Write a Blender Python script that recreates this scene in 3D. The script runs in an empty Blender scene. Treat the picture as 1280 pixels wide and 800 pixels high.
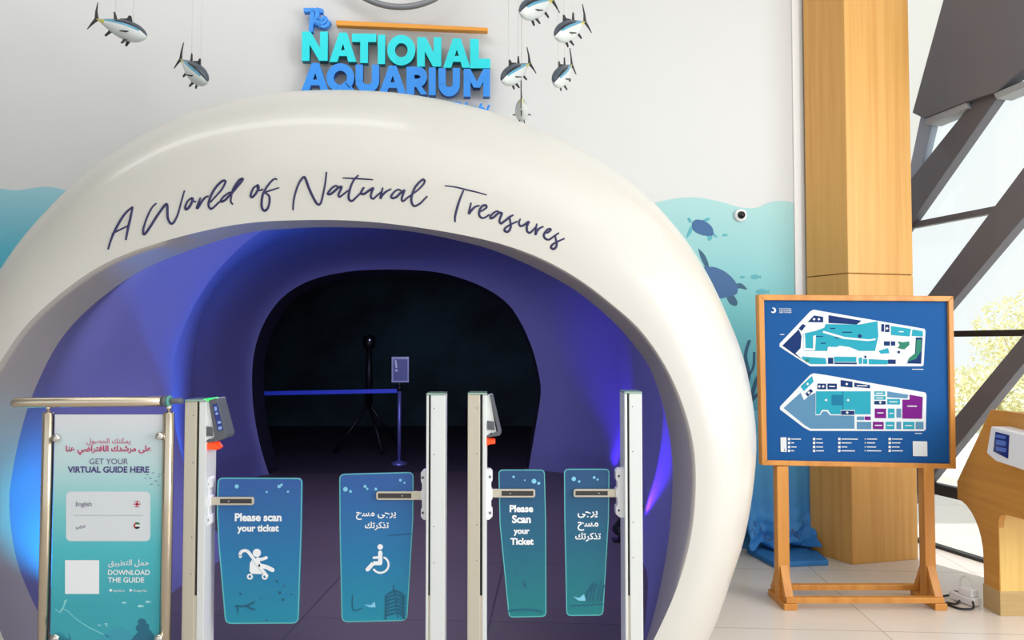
import bpy, bmesh, math, random
from mathutils import Vector, Matrix
from mathutils.bvhtree import BVHTree
random.seed(7)
S = bpy.context.scene
COL = S.collection
PI = math.pi

# ------------------------------------------------------------------ camera
FPX, EYE, PITCH = 900.0, 1.4, math.atan(30 / 900.0)
cd = bpy.data.cameras.new('camera'); cam = bpy.data.objects.new('camera', cd); COL.objects.link(cam)
cam.location = (0, 0, EYE); cam.rotation_euler = (PI / 2 + PITCH, 0, 0)
cd.sensor_width = 36; cd.lens = 36 * FPX / 1280; cd.clip_start = .05
S.camera = cam
# ------------------------------------------------------------------ sky, lamps, exposure
w = bpy.data.worlds.new('sky'); S.world = w; w.use_nodes = True
bg = w.node_tree.nodes['Background']; bg.inputs[0].default_value = (.95, .98, 1, 1); bg.inputs[1].default_value = .98
S.view_settings.view_transform = 'Standard'; S.view_settings.look = 'None'
S.view_settings.gamma = 1; S.view_settings.use_curve_mapping = False
S.view_settings.exposure = 0.13


def lamp(name, typ, loc, power, col=(1, 1, 1), size=1.0, target=None, sy=None, spot=None, blend=.6, parent=None):
    l = bpy.data.lights.new(name, typ); l.energy = power; l.color = col
    if typ == 'AREA':
        l.size = size
        if sy: l.shape = 'RECTANGLE'; l.size_y = sy
    elif typ == 'SPOT':
        l.spot_size = math.radians(spot or 60); l.spot_blend = blend; l.shadow_soft_size = size
    elif typ == 'POINT':
        l.shadow_soft_size = size
    o = bpy.data.objects.new(name, l); COL.objects.link(o); o.location = loc
    if target is not None:
        o.rotation_euler = (Vector(target) - Vector(loc)).to_track_quat('-Z', 'Y').to_euler()
    return o


lamp('top_fill', 'AREA', (.3, 1.2, 4.85), 40, (1, .99, .97), 5, (.3, 1.6, 0), 2.5)  # unseen area lamp added under the ceiling as top fill
lamp('daylight', 'AREA', (4.6, .9, 2.3), 190, (1, 1, .99), 3.2, (0, 4.2, 1.3), 3.2)
sl = bpy.data.lights.new('sun', 'SUN'); sl.energy = 3.2; sl.angle = .02; so = bpy.data.objects.new('sun', sl); COL.objects.link(so)
so.rotation_euler = Vector((.25, -.5, -.85)).to_track_quat('-Z', 'Y').to_euler(); so.location = (6, 10, 12)
lamp('wall_washer', 'AREA', (-2.4, 3.0, 4.8), 24, (1, 1, .99), 4, (-2.4, 4.9, 3.0), .5)

# ------------------------------------------------------------------ helpers


def ray(px, py):
    x = (px - 640) / FPX; v = (400 - py) / FPX
    c, s = math.cos(PITCH), math.sin(PITCH)
    return Vector((x, c - v * s, s + v * c))


CAMP = Vector((0, 0, EYE))


def P(px, py, Y):
    d = ray(px, py); return CAMP + d * (Y / d.y)


def PL(px, py, co, n):
    d = ray(px, py); n = Vector(n); return CAMP + d * ((Vector(co) - CAMP).dot(n) / d.dot(n))


YAW = .079


def PY(px, py, Y0, X0=-.86):          # plane parallel to the hall's rear wall
    return PL(px, py, (X0, Y0, 0), (-YAW, 1, 0))


WALLC, WALLN = Vector((2.03, 4.95, 0)), Vector((-YAW, 1, 0)).normalized()


def W(px, py, off=0):                  # point on the rear wall, off = distance in front of it
    return PL(px, py, WALLC - WALLN * off, WALLN)


def FL(px, py): return PL(px, py, (0, 0, 0), (0, 0, 1))


GC, GN = FL(1165, 681), Vector((1, .31, 0)).normalized()


def G(px, py): return PL(px, py, GC, GN)
def wall_y(x, off=0): return 4.95 + YAW * (x - 2.03) - off


def lin(c): return tuple(((v / 255) / 12.92 if v / 255 <= .04045 else ((v / 255 + .055) / 1.055) ** 2.4) for v in c) + (1,)


MATS = {}


def mat(name, rgb, rough=.5, metal=0, alpha=1, emit=0, coat=0, noise=0, nscale=(8, 8, 8), noise2=None, spec=None):
    if name in MATS: return MATS[name]
    m = bpy.data.materials.new(name); m.use_nodes = True; nt = m.node_tree; b = nt.nodes['Principled BSDF']
    b.inputs['Base Color'].default_value = lin(rgb); b.inputs['Roughness'].default_value = rough
    b.inputs['Metallic'].default_value = metal; b.inputs['Alpha'].default_value = alpha
    b.inputs['Coat Weight'].default_value = coat
    if spec is not None: b.inputs['Specular IOR Level'].default_value = spec
    if emit:
        b.inputs['Emission Color'].default_value = lin(rgb); b.inputs['Emission Strength'].default_value = emit
    if noise:
        tc = nt.nodes.new('ShaderNodeTexCoord'); mp = nt.nodes.new('ShaderNodeMapping'); mp.inputs['Scale'].default_value = nscale
        nz = nt.nodes.new('ShaderNodeTexNoise'); nz.inputs['Scale'].default_value = 1; nz.inputs['Detail'].default_value = 6
        cr = nt.nodes.new('ShaderNodeValToRGB')
        a = lin(rgb); d = lin(noise2) if noise2 else tuple(v * (1 - noise) for v in a[:3]) + (1,)
        cr.color_ramp.elements[0].position = .35; cr.color_ramp.elements[0].color = d
        cr.color_ramp.elements[1].position = .65; cr.color_ramp.elements[1].color = a
        nt.links.new(tc.outputs['Object'], mp.inputs[0]); nt.links.new(mp.outputs[0], nz.inputs['Vector'])
        nt.links.new(nz.outputs[0], cr.inputs[0]); nt.links.new(cr.outputs[0], b.inputs['Base Color'])
    MATS[name] = m; return m


def grad(name, stops, z0, z1, rough=.5, alpha=1, axis=2, noise=0):
    """printed colour gradient along one axis of the thing (object coordinates)"""
    if name in MATS: return MATS[name]
    m = bpy.data.materials.new(name); m.use_nodes = True; nt = m.node_tree; b = nt.nodes['Principled BSDF']
    b.inputs['Roughness'].default_value = rough; b.inputs['Alpha'].default_value = alpha
    tc = nt.nodes.new('ShaderNodeTexCoord'); sp = nt.nodes.new('ShaderNodeSeparateXYZ'); mr = nt.nodes.new('ShaderNodeMapRange')
    mr.inputs['From Min'].default_value = z0; mr.inputs['From Max'].default_value = z1
    cr = nt.nodes.new('ShaderNodeValToRGB'); els = cr.color_ramp.elements
    while len(els) < len(stops): els.new(.5)
    for e, (p, c) in zip(els, stops): e.position = p; e.color = lin(c)
    nt.links.new(tc.outputs['Object'], sp.inputs[0]); nt.links.new(sp.outputs[axis], mr.inputs['Value'])
    nt.links.new(mr.outputs[0], cr.inputs[0]); nt.links.new(cr.outputs[0], b.inputs['Base Color'])
    MATS[name] = m; return m


def tile_mat(name, c1, c2, grout, rough, size, off=(0, 0), rot=0, gap=.006):
    m = bpy.data.materials.new(name); m.use_nodes = True; nt = m.node_tree; b = nt.nodes['Principled BSDF']
    b.inputs['Roughness'].default_value = rough
    tc = nt.nodes.new('ShaderNodeTexCoord'); mp = nt.nodes.new('ShaderNodeMapping')
    mp.inputs['Location'].default_value = (off[0], off[1], 0); mp.inputs['Rotation'].default_value = (0, 0, rot)
    br = nt.nodes.new('ShaderNodeTexBrick'); br.offset = 0; br.inputs['Scale'].default_value = 1
    br.inputs['Brick Width'].default_value = size; br.inputs['Row Height'].default_value = size
    br.inputs['Mortar Size'].default_value = gap / 2; br.inputs['Mortar Smooth'].default_value = .1
    br.inputs['Color1'].default_value = lin(c1); br.inputs['Color2'].default_value = lin(c2); br.inputs['Mortar'].default_value = lin(grout)
    nt.links.new(tc.outputs['Object'], mp.inputs[0]); nt.links.new(mp.outputs[0], br.inputs['Vector'])
    nt.links.new(br.outputs['Color'], b.inputs['Base Color']); return m


WORG = {}


class MB:
    def __init__(s): s.v = []; s.f = []; s.mi = []; s.m = 0; s.smooth = []
    def add(s, vs, fs, smooth=False):
        o = len(s.v); s.v += [tuple(v) for v in vs]
        for f in fs: s.f.append([i + o for i in f]); s.mi.append(s.m); s.smooth.append(smooth)
        return s
    def box(s, a, b, M=None):
        x0, y0, z0 = [min(a[i], b[i]) for i in range(3)]; x1, y1, z1 = [max(a[i], b[i]) for i in range(3)]
        vs = [Vector(q) for q in ((x0, y0, z0), (x1, y0, z0), (x1, y1, z0), (x0, y1, z0), (x0, y0, z1), (x1, y0, z1), (x1, y1, z1), (x0, y1, z1))]
        if M: vs = [M @ q for q in vs]
        return s.add(vs, [(0, 3, 2, 1), (4, 5, 6, 7), (0, 1, 5, 4), (1, 2, 6, 5), (2, 3, 7, 6), (3, 0, 4, 7)])
    def prism(s, poly, ext):
        """poly: 3-D points of a planar outline, ext: extrusion vector"""
        n = len(poly); ext = Vector(ext); a = [Vector(p) for p in poly]; b = [p + ext for p in a]
        nrm = Vector((0, 0, 0))
        for i in range(n): nrm += (a[i] - a[0]).cross(a[(i + 1) % n] - a[0])
        fs = [list(range(n)), list(range(2 * n - 1, n - 1, -1))] + [(i, i + n, (i + 1) % n + n, (i + 1) % n) for i in range(n)]
        if nrm.dot(ext) > 0: fs = [list(reversed(f)) for f in fs]
        return s.add(a + b, fs)
    def face(s, poly): return s.add(poly, [list(range(len(poly)))])
    def tube(s, pts, r, seg=8, cap=True, smooth=True):
        pts = [Vector(p) for p in pts]; n = len(pts); rr = r if isinstance(r, (list, tuple)) else [r] * n
        t0 = (pts[1] - pts[0]).normalized(); up = Vector((0, 0, 1)) if abs(t0.z) < .9 else Vector((1, 0, 0))
        u = t0.cross(up).normalized(); vs = []
        for i in range(n):
            t = (pts[min(i + 1, n - 1)] - pts[max(i - 1, 0)])
            t = t.normalized() if t.length > 1e-9 else t0
            u = (u - t * u.dot(t)); u = u.normalized() if u.length > 1e-6 else t.orthogonal().normalized()
            q = t.cross(u)
            for k in range(seg):
                a = 2 * PI * k / seg; vs.append(pts[i] + (u * math.cos(a) + q * math.sin(a)) * rr[i])
        fs = []
        for i in range(n - 1):
            for k in range(seg):
                k2 = (k + 1) % seg; fs.append((i * seg + k, i * seg + k2, (i + 1) * seg + k2, (i + 1) * seg + k))
        s.add(vs, fs, smooth)
        if cap: s.f += [list(range(len(s.v) - len(vs) + seg - 1, len(s.v) - len(vs) - 1, -1)), list(range(len(s.v) - seg, len(s.v)))]; s.mi += [s.m] * 2; s.smooth += [False] * 2
        return s
    def lathe(s, prof, c, ax=(0, 0, 1), seg=24):
        """prof: (radius, height) pairs turned round the axis ax through c"""
        ax = Vector(ax).normalized(); u = ax.orthogonal().normalized(); q = ax.cross(u); c = Vector(c); vs = []
        for r, h in prof:
            for k in range(seg):
                a = 2 * PI * k / seg; vs.append(c + ax * h + (u * math.cos(a) + q * math.sin(a)) * max(r, 1e-5))
        fs = [(i * seg + k, i * seg + (k + 1) % seg, (i + 1) * seg + (k + 1) % seg, (i + 1) * seg + k) for i in range(len(prof) - 1) for k in range(seg)]
        return s.add(vs, fs, True)
    def loft(s, rings, closed=False, smooth=True):
        n = len(rings[0]); vs = [p for r in rings for p in r]
        fs = [(i * n + k, i * n + (k + 1) % n, (i + 1) * n + (k + 1) % n, (i + 1) * n + k) for i in range(len(rings) - 1) for k in range(n if closed else n - 1)]
        return s.add(vs, fs, smooth)
    def build(s, name, m=None, parent=None, bevel=0, label=None):
        me = bpy.data.meshes.new(name); me.from_pydata(s.v, [], s.f)
        for p, i, sm in zip(me.polygons, s.mi, s.smooth): p.material_index = i; p.use_smooth = sm
        for k in (m if isinstance(m, (list, tuple)) else [m]): me.materials.append(k)
        me.update()
        o = bpy.data.objects.new(name, me); COL.objects.link(o)
        if parent is not None: o.parent = parent; o.location = -WORG.get(parent.name, Vector((0, 0, 0)))
        WORG[o.name] = Vector((0, 0, 0))
        if bevel:
            b = o.modifiers.new('bevel', 'BEVEL'); b.width = bevel; b.segments = 2; b.limit_method = 'ANGLE'; b.angle_limit = .6
        if label: o['label'] = label
        return o


def tag(o, label, cat, group=None):
    o['label'] = label; o['category'] = cat
    if group: o['group'] = group
    return o


def thing(name, loc, label, cat, group=None):
    o = bpy.data.objects.new(name, None); COL.objects.link(o); o.location = loc; o.empty_display_size = .1
    WORG[o.name] = Vector(loc); return tag(o, label, cat, group)


def struct(o, label=None):
    o['kind'] = 'structure'
    if label: o['label'] = label
    return o


def smooth_line(pts, k=6):
    pts = [Vector(p) for p in pts]; out = []
    for i in range(len(pts) - 1):
        p0 = pts[max(i - 1, 0)]; p1 = pts[i]; p2 = pts[i + 1]; p3 = pts[min(i + 2, len(pts) - 1)]
        for j in range(k):
            t = j / k
            out.append(.5 * ((2 * p1) + (p2 - p0) * t + (2 * p0 - 5 * p1 + 4 * p2 - p3) * t * t + (3 * p1 - p0 - 3 * p2 + p3) * t ** 3))
    out.append(pts[-1]); return out


# text: letters in plane (origin, ax, az), front towards nrm
ARF = {'ا': 'FE8D FE8E', 'ل': 'FEDD FEDE FEDF FEE0', 'ح': 'FEA1 FEA2 FEA3 FEA4', 'ص': 'FEB9 FEBA FEBB FEBC', 'و': 'FEED FEEE', 'ي': 'FEF1 FEF2 FEF3 FEF4',
       'م': 'FEE1 FEE2 FEE3 FEE4', 'ك': 'FED9 FEDA FEDB FEDC', 'ن': 'FEE5 FEE6 FEE7 FEE8', 'ع': 'FEC9 FECA FECB FECC', 'ى': 'FEEF FEF0', 'ر': 'FEAD FEAE', 'ش': 'FEB5 FEB6 FEB7 FEB8',
       'د': 'FEA9 FEAA', 'ف': 'FED1 FED2 FED3 FED4', 'ت': 'FE95 FE96 FE97 FE98', 'ض': 'FEBD FEBE FEBF FEC0', 'ه': 'FEE9 FEEA FEEB FEEC', 'ط': 'FEC1 FEC2 FEC3 FEC4', 'ب': 'FE8F FE90 FE91 FE92',
       'ق': 'FED5 FED6 FED7 FED8', 'ج': 'FE9D FE9E FE9F FEA0', 'س': 'FEB1 FEB2 FEB3 FEB4', 'ذ': 'FEAB FEAC'}


def arabic(s):
    out = []
    words = s.split(' ')
    for wd in words:
        r = []
        for i, ch in enumerate(wd):
            fm = ARF[ch].split(); prev = i > 0 and len(ARF[wd[i - 1]].split()) == 4; nxt = i < len(wd) - 1 and len(fm) == 4
            k = (3 if nxt else 1) if prev else (2 if nxt else 0)
            r.append(chr(int(fm[k], 16)))
        out.append(''.join(reversed(r)))
    return ' '.join(reversed(out))


def text_geo(body, offset=0, shear=0):
    c = bpy.data.curves.new('lettering', 'FONT'); c.body = body; c.size = 1; c.offset = offset; c.shear = shear; c.resolution_u = 4
    o = bpy.data.objects.new('lettering', c); COL.objects.link(o)
    bpy.context.view_layer.update()
    dg = bpy.context.evaluated_depsgraph_get(); me = bpy.data.meshes.new_from_object(o.evaluated_get(dg))
    vs = [v.co.copy() for v in me.vertices]; fs = [list(p.vertices) for p in me.polygons]
    bpy.data.objects.remove(o); bpy.data.meshes.remove(me); bpy.data.curves.remove(c)
    return vs, fs


def put_text(mb, body, pl, pr, offset=.018, shear=0, thick=.0006, ysc=1.0):
    """pl, pr: 3-D points of the left and right end of the baseline; the letters stand up and are scaled to fit between them"""
    vs, fs = text_geo(body, offset, shear)
    x0 = min(v.x for v in vs); x1 = max(v.x for v in vs)
    ax = (pr - pl); k = ax.length / (x1 - x0); ax = ax.normalized(); az = Vector((0, 0, 1)); az = (az - ax * az.dot(ax)).normalized(); nr = ax.cross(az)
    a = [pl + ax * ((v.x - x0) * k) + az * (v.y * k * ysc) + nr * thick for v in vs]
    if nr.y > 0: pass
    mb.add(a, fs); return mb


def disc(c, r, ax, az, n=20, a0=0, a1=2 * PI):
    return [c + ax * (r * math.cos(a0 + (a1 - a0) * i / n)) + az * (r * math.sin(a0 + (a1 - a0) * i / n)) for i in range(n + (0 if a1 - a0 > 6.28 else 1))]


# ------------------------------------------------------------------ materials
M_white_wall = mat('white_wall_paint', (209, 209, 208), .7, noise=.03, nscale=(.6, .6, .6))
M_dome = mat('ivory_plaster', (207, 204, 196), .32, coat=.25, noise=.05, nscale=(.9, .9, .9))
M_reveal = mat('reveal_shaded_plaster', (162, 156, 153), .5, noise=.05, nscale=(1.2, 1.2, 1.2))  # greyer than the shell: the reveal's shade is put into the colour
M_purple = mat('violet_wall', (100, 99, 146), .6, noise=.06, nscale=(.8, .8, .8))  # even violet base colour of the vestibule walls
M_black = mat('black_plastic', (18, 18, 20), .45)
M_dark = mat('charcoal_metal', (92, 91, 98), .5, noise=.12, nscale=(1.5, 1.5, 1.5))
M_darklight = mat('grey_metal_edge', (150, 155, 162), .5)
M_alu = mat('warm_aluminium', (205, 198, 180), .38, .35)
M_aluw = mat('white_aluminium', (226, 230, 228), .35, .15)
M_steel = mat('brushed_steel', (205, 192, 170), .22, .95)
M_chrome = mat('chrome', (225, 222, 215), .1, 1)
M_whitep = mat('white_plastic', (232, 233, 236), .4)
M_grey = mat('grey_plastic', (92, 96, 102), .45)
M_navy = mat('navy_lettering', (28, 26, 80), .5)
M_print_white = mat('white_print', (242, 246, 248), .5)
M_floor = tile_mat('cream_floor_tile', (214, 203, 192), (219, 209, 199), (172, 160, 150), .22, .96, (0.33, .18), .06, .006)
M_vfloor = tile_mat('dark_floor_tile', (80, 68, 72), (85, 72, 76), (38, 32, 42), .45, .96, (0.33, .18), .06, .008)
M_wood = mat('oak_veneer', (218, 166, 92), .45, noise=.1, nscale=(26, 26, .7), noise2=(207, 151, 77))
M_wood2 = mat('stand_wood', (204, 140, 62), .45, noise=.1, nscale=(18, 18, 2), noise2=(188, 122, 48))
M_wood3 = mat('kiosk_wood', (206, 148, 66), .4, noise=.1, nscale=(2, 1.2, 30), noise2=(196, 136, 56))
M_wood4 = mat('kiosk_front_wood', (226, 190, 112), .4, noise=.08, nscale=(24, 24, 2), noise2=(216, 178, 98))
M_glass = bpy.data.materials.new('window_glass'); M_glass.use_nodes = True
nt = M_glass.node_tree; nt.nodes.remove(nt.nodes['Principled BSDF'])
tr = nt.nodes.new('ShaderNodeBsdfTransparent'); gl = nt.nodes.new('ShaderNodeBsdfGlossy'); gl.inputs['Roughness'].default_value = .02
fw = nt.nodes.new('ShaderNodeLayerWeight'); fw.inputs[0].default_value = .25; fr = nt.nodes.new('ShaderNodeMath'); fr.operation = 'MULTIPLY'; fr.inputs[1].default_value = .3; nt.links.new(fw.outputs['Facing'], fr.inputs[0]); mx = nt.nodes.new('ShaderNodeMixShader')
tr.inputs[0].default_value = (.97, .99, .98, 1)
nt.links.new(fr.outputs[0], mx.inputs[0]); nt.links.new(tr.outputs[0], mx.inputs[1]); nt.links.new(gl.outputs[0], mx.inputs[2])
nt.links.new(mx.outputs[0], nt.nodes['Material Output'].inputs[0])

# ------------------------------------------------------------------ outlines of the arch
F_PX = [(70, 900), (45, 860), (22, 830), (5, 800), (-15, 750), (-38, 690), (-52, 620), (-48, 550), (-28, 500), (0, 453), (35, 404), (87, 358), (140, 325), (210, 300), (300, 280), (386, 275), (460, 277), (534, 286), (594, 297), (640, 309),
        (683, 326), (725, 350), (762, 378), (800, 412), (832, 458), (855, 510), (868, 565), (869, 625), (862, 680), (846, 735), (822, 790), (795, 840), (765, 890), (755, 910)]
R_PX = [(105, 860), (75, 810), (52, 773), (33, 734), (19, 693), (12, 643), (13, 606), (25, 544), (41, 493), (70, 433), (105, 391), (157, 350), (210, 323), (300, 293), (360, 286), (416, 284), (505, 288), (594, 306), (640, 322),
        (683, 342), (722, 365), (760, 396), (790, 428), (813, 462), (830, 512), (840, 570), (840, 625), (835, 680), (823, 745), (808, 800), (790, 845), (780, 870)]
O_PX = [(40, 840), (20, 810), (0, 765), (-30, 690), (-50, 610), (-62, 520), (-50, 425), (0, 325), (50, 263), (100, 222), (150, 188), (200, 160), (260, 133), (320, 119), (390, 112), (450, 113), (520, 120), (600, 136), (660, 156), (720, 183),
        (770, 213), (810, 245), (850, 290), (880, 335), (905, 385), (925, 435), (938, 485), (944, 530), (944, 580), (939, 638), (928, 680), (909, 746), (895, 775), (875, 810)]
I_PX = [(345, 615), (336, 592), (326, 560), (318, 520), (315, 480), (317, 445), (325, 415), (338, 390), (355, 370), (380, 354), (410, 344), (450, 338), (500, 337), (545, 340), (580, 349), (610, 362), (635, 380), (652, 405), (665, 435), (673, 465),
        (676, 490), (672, 520), (666, 555), (660, 590), (655, 615)]
N = 120


def clip_resample(pts, n=N):
    out = []
    for i, p in enumerate(pts):
        if i:
            q = pts[i - 1]
            if (q.z < 0) != (p.z < 0): out.append(q.lerp(p, q.z / (q.z - p.z)))
        if p.z >= 0: out.append(p)
    L = [0]
    for a, b in zip(out, out[1:]): L.append(L[-1] + (b - a).length)
    res = []; j = 0
    for k in range(n):
        t = L[-1] * k / (n - 1)
        while j < len(L) - 2 and L[j + 1] < t: j += 1
        res.append(out[j].lerp(out[j + 1], min(1, max(0, (t - L[j]) / max(1e-9, L[j + 1] - L[j])))))
    res[0].z = res[-1].z = 0
    return res


def ring_px(px, Y0): return clip_resample(smooth_line([PY(x, y, Y0) for x, y in px], 4))


def ring_scale(r, s, Y0, sz=None):
    cx = (r[0].x + r[-1].x) / 2 if False else -.72; sz = s if sz is None else sz
    return [Vector((cx + (p.x - cx) * s, Y0 + YAW * (cx + (p.x - cx) * s + .86), p.z * sz)) for p in r]


def ring_super(cx, hw, h, Y0, e=2.6, base=.9):
    pts = []
    for i in range(200):
        a = PI + .45 - (PI + .9) * i / 199
        c, s = math.cos(a), math.sin(a)
        x = cx + hw * math.copysign(abs(c) ** (2 / e), c); z = h * .42 + (h * .58) * math.copysign(abs(s) ** (2 / e), s)
        pts.append(Vector((x, Y0 + YAW * (x + .86), z)))
    # straight down to the floor
    a, b = pts[0].copy(), pts[-1].copy(); a.z = b.z = -.05
    return clip_resample([a] + pts + [b])


rF = ring_px(F_PX, 2.95); rR = ring_px(R_PX, 3.2); rO = ring_px(O_PX, 3.73); rI = ring_px(I_PX, 7.9)


def to_px(p):
    c, s = math.cos(PITCH), math.sin(PITCH); d = p - CAMP; f = d.y * c + d.z * s
    return Vector((640 + FPX * d.x / f, 400 - FPX * (-d.y * s + d.z * c) / f))


def swell(p, q, t):
    a = t * PI / 2; r = math.sin(a) ** .9; return Vector((p.x + (q.x - p.x) * r, p.y + (q.y - p.y) * (1 - math.cos(a)), p.z + (q.z - p.z) * r))


# the bulging shell reaches its visible outline before its widest ring, so that ring is drawn in a little
CPX = Vector((440, 540)); opx = [Vector(p) for p in O_PX]
for it in range(4):
    rO = ring_px([tuple(p) for p in opx], 3.73)
    angs = []
    for p, q in zip(rF, rO):
        best = max((to_px(swell(p, q, t / 16)) - CPX for t in range(4, 17)), key=lambda v: v.length); angs.append((math.atan2(-best.y, best.x), best.length))
    fac = []
    for i, tgt in enumerate(O_PX):
        v = Vector(tgt) - CPX; a = math.atan2(-v.y, v.x); near = min(angs, key=lambda r: abs(math.remainder(r[0] - a, 2 * PI)))
        fac.append(min(1.03, max(.93, v.length / near[1])))
    for i in range(len(fac)):
        nb = fac[max(0, i - 4):i + 5]; opx[i] = CPX + (opx[i] - CPX) * (sum(nb) / len(nb))
rO = ring_px([tuple(p) for p in opx], 3.73)
rB = ring_scale(rO, .985, 4.73)       # where the shell meets the rear wall

# ------------------------------------------------------------------ setting
b = MB(); b.box((-7, -5, -.06), (4.6, 12.5, 0)); struct(b.build('floor', M_floor), 'glossy cream tiled floor of the hall')
b = MB(); b.box((-7, -3, 5.0), (3.35, 5.1, 5.1)); struct(b.build('ceiling', M_white_wall))
b = MB(); b.box((-6.1, -3, 0), (-6, 5.0, 5.0)); struct(b.build('wall_left_blocker', mat('blocker_grey', (150, 150, 150), .8)))  # unseen wall added to cut ambient light from the left, greyed to reflect less
# rear wall with the hole the arch passes through
hole = ring_scale(rO, .965, 4.73)
hole = [Vector((p.x, wall_y(p.x), p.z)) for p in hole]
XL, XR, ZT = -6.0, 2.42, 5.0
outer = []
for p in hole:
    pass
b = MB()
cxh = -.72
n = len(hole)
rect = []
# map every hole vertex to the outer rectangle by walking round it
per = [(XL, 0), (XL, ZT), (XR, ZT), (XR, 0)]
seglen = [ZT, XR - XL, ZT]
kL, kT = int(n * .3), int(n * .7)
for i in range(n):
    if i <= kL: x, z = XL, ZT * i / kL
    elif i <= kT: x, z = XL + (XR - XL) * (i - kL) / (kT - kL), ZT
    else: x, z = XR, ZT * (n - 1 - i) / (n - 1 - kT)
    rect.append(Vector((x, wall_y(x), z)))
b.loft([hole, rect], smooth=False)
T = Vector(WALLN) * .14
b.loft([[p + T for p in rect], [p + T for p in hole]], smooth=False); b.loft([rect, [p + T for p in rect]], smooth=False)
b.loft([[p + T for p in hole], hole], smooth=False)
struct(b.build('wall_rear', M_white_wall), 'white rear wall above and beside the arch')

# vestibule: widens behind the lip, closes towards the dark doorway
rV0 = rR
rV1 = ring_scale(rO, .91, 4.3)
rV1b = ring_scale(rO, .92, 4.98)
rV2 = ring_super(-.70, 1.9, 2.5, 5.7)
rV3 = ring_super(-.93, 2.03, 2.55, 6.9)
rV4 = [a.lerp(c, .45) + Vector((0, .25, 0)) for a, c in zip([Vector((p.x, p.y + .55, p.z)) for p in rV3], rI)]
for q in rV4: q.z = max(q.z, 0)
rings = [rV0, rV1, rV1b, rV2, rV3, rI]
dense = []
for i in range(len(rings) - 1):
    r0 = rings[max(i - 1, 0)]; r1 = rings[i]; r2 = rings[i + 1]; r3 = rings[min(i + 2, len(rings) - 1)]
    for j in range(8):
        t = j / 8
        if i == len(rings) - 2:           # back wall turns in like a rounded corner
            tt = math.sin(t * PI / 2) if False else t
            rad = 1 - math.cos(t * PI / 2); dep = math.sin(t * PI / 2)
            rg = [Vector((a.x + (c.x - a.x) * rad, a.y + (c.y - a.y) * dep, a.z + (c.z - a.z) * rad)) for a, c in zip(r1, r2)]
        else:
            if i == len(rings) - 3: r3 = r2
            rg = [.5 * ((2 * a) + (c - z_) * t + (2 * z_ - 5 * a + 4 * c - e_) * t * t + (3 * a - z_ - 3 * c + e_) * t ** 3) for z_, a, c, e_ in zip(r0, r1, r2, r3)]
        for q in (rg[0], rg[-1]): q.z = 0
        dense.append(rg)
dense.append(rI)
b = MB(); b.loft(dense); o = b.build('wall_vestibule', M_purple); struct(o, 'violet curved wall of the vestibule inside the arch')
b = MB(); fl = [p[0] for p in dense]; fr_ = [p[-1] for p in dense]
vs = [Vector((p.x, p.y, .004)) for p in fl] + [Vector((p.x, p.y, .004)) for p in fr_]; k = len(fl)
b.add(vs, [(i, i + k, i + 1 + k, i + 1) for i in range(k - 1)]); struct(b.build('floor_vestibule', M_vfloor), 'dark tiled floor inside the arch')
# dark lip of the doorway and the dark room behind it
lip = [Vector((p.x, p.y + .3, p.z)) for p in rI]
lip = [Vector((-1.25 + (p.x + 1.25) * .985, p.y, p.z * .985)) for p in lip]
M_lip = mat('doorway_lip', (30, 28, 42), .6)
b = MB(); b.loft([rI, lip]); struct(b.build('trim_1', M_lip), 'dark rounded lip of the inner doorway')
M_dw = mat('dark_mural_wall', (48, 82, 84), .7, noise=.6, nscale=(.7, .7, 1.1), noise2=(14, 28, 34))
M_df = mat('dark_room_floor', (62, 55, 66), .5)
b = MB()
rx0, rx1, ry1, rzt = -6.5, 3.2, 12.3, 3.2
nI = len(lip); rect = []
for i in range(nI):
    if i <= kL: x, z = rx0, rzt * i / kL
    elif i <= kT: x, z = rx0 + (rx1 - rx0) * (i - kL) / (kT - kL), rzt
    else: x, z = rx1, rzt * (nI - 1 - i) / (nI - 1 - kT)
    rect.append(Vector((x, 8.2 + YAW * (x + .86), z)))
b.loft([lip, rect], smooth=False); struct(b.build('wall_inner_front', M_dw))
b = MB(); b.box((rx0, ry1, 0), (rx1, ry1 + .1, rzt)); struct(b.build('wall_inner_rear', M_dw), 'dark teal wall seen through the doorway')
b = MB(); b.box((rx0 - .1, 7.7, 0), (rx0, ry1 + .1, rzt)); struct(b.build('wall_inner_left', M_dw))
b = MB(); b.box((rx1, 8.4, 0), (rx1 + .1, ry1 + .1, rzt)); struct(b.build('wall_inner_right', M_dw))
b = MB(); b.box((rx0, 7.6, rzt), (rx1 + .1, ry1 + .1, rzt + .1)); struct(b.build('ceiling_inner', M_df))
b = MB(); yl = lip[0].y; yr = lip[-1].y
b.face([Vector((lip[0].x, rI[0].y, .005)), Vector((lip[-1].x, rI[-1].y, .005)), Vector((lip[-1].x, yr, .005)), Vector((lip[0].x, yl, .005))])
b.face([Vector((rx0, yl - .35, .005)), Vector((lip[0].x, yl, .005)), Vector((lip[-1].x, yr, .005)), Vector((rx1, yr + .22, .005)), Vector((rx1, ry1, .005)), Vector((rx0, ry1, .005))])
struct(b.build('floor_inner', M_df))

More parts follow.
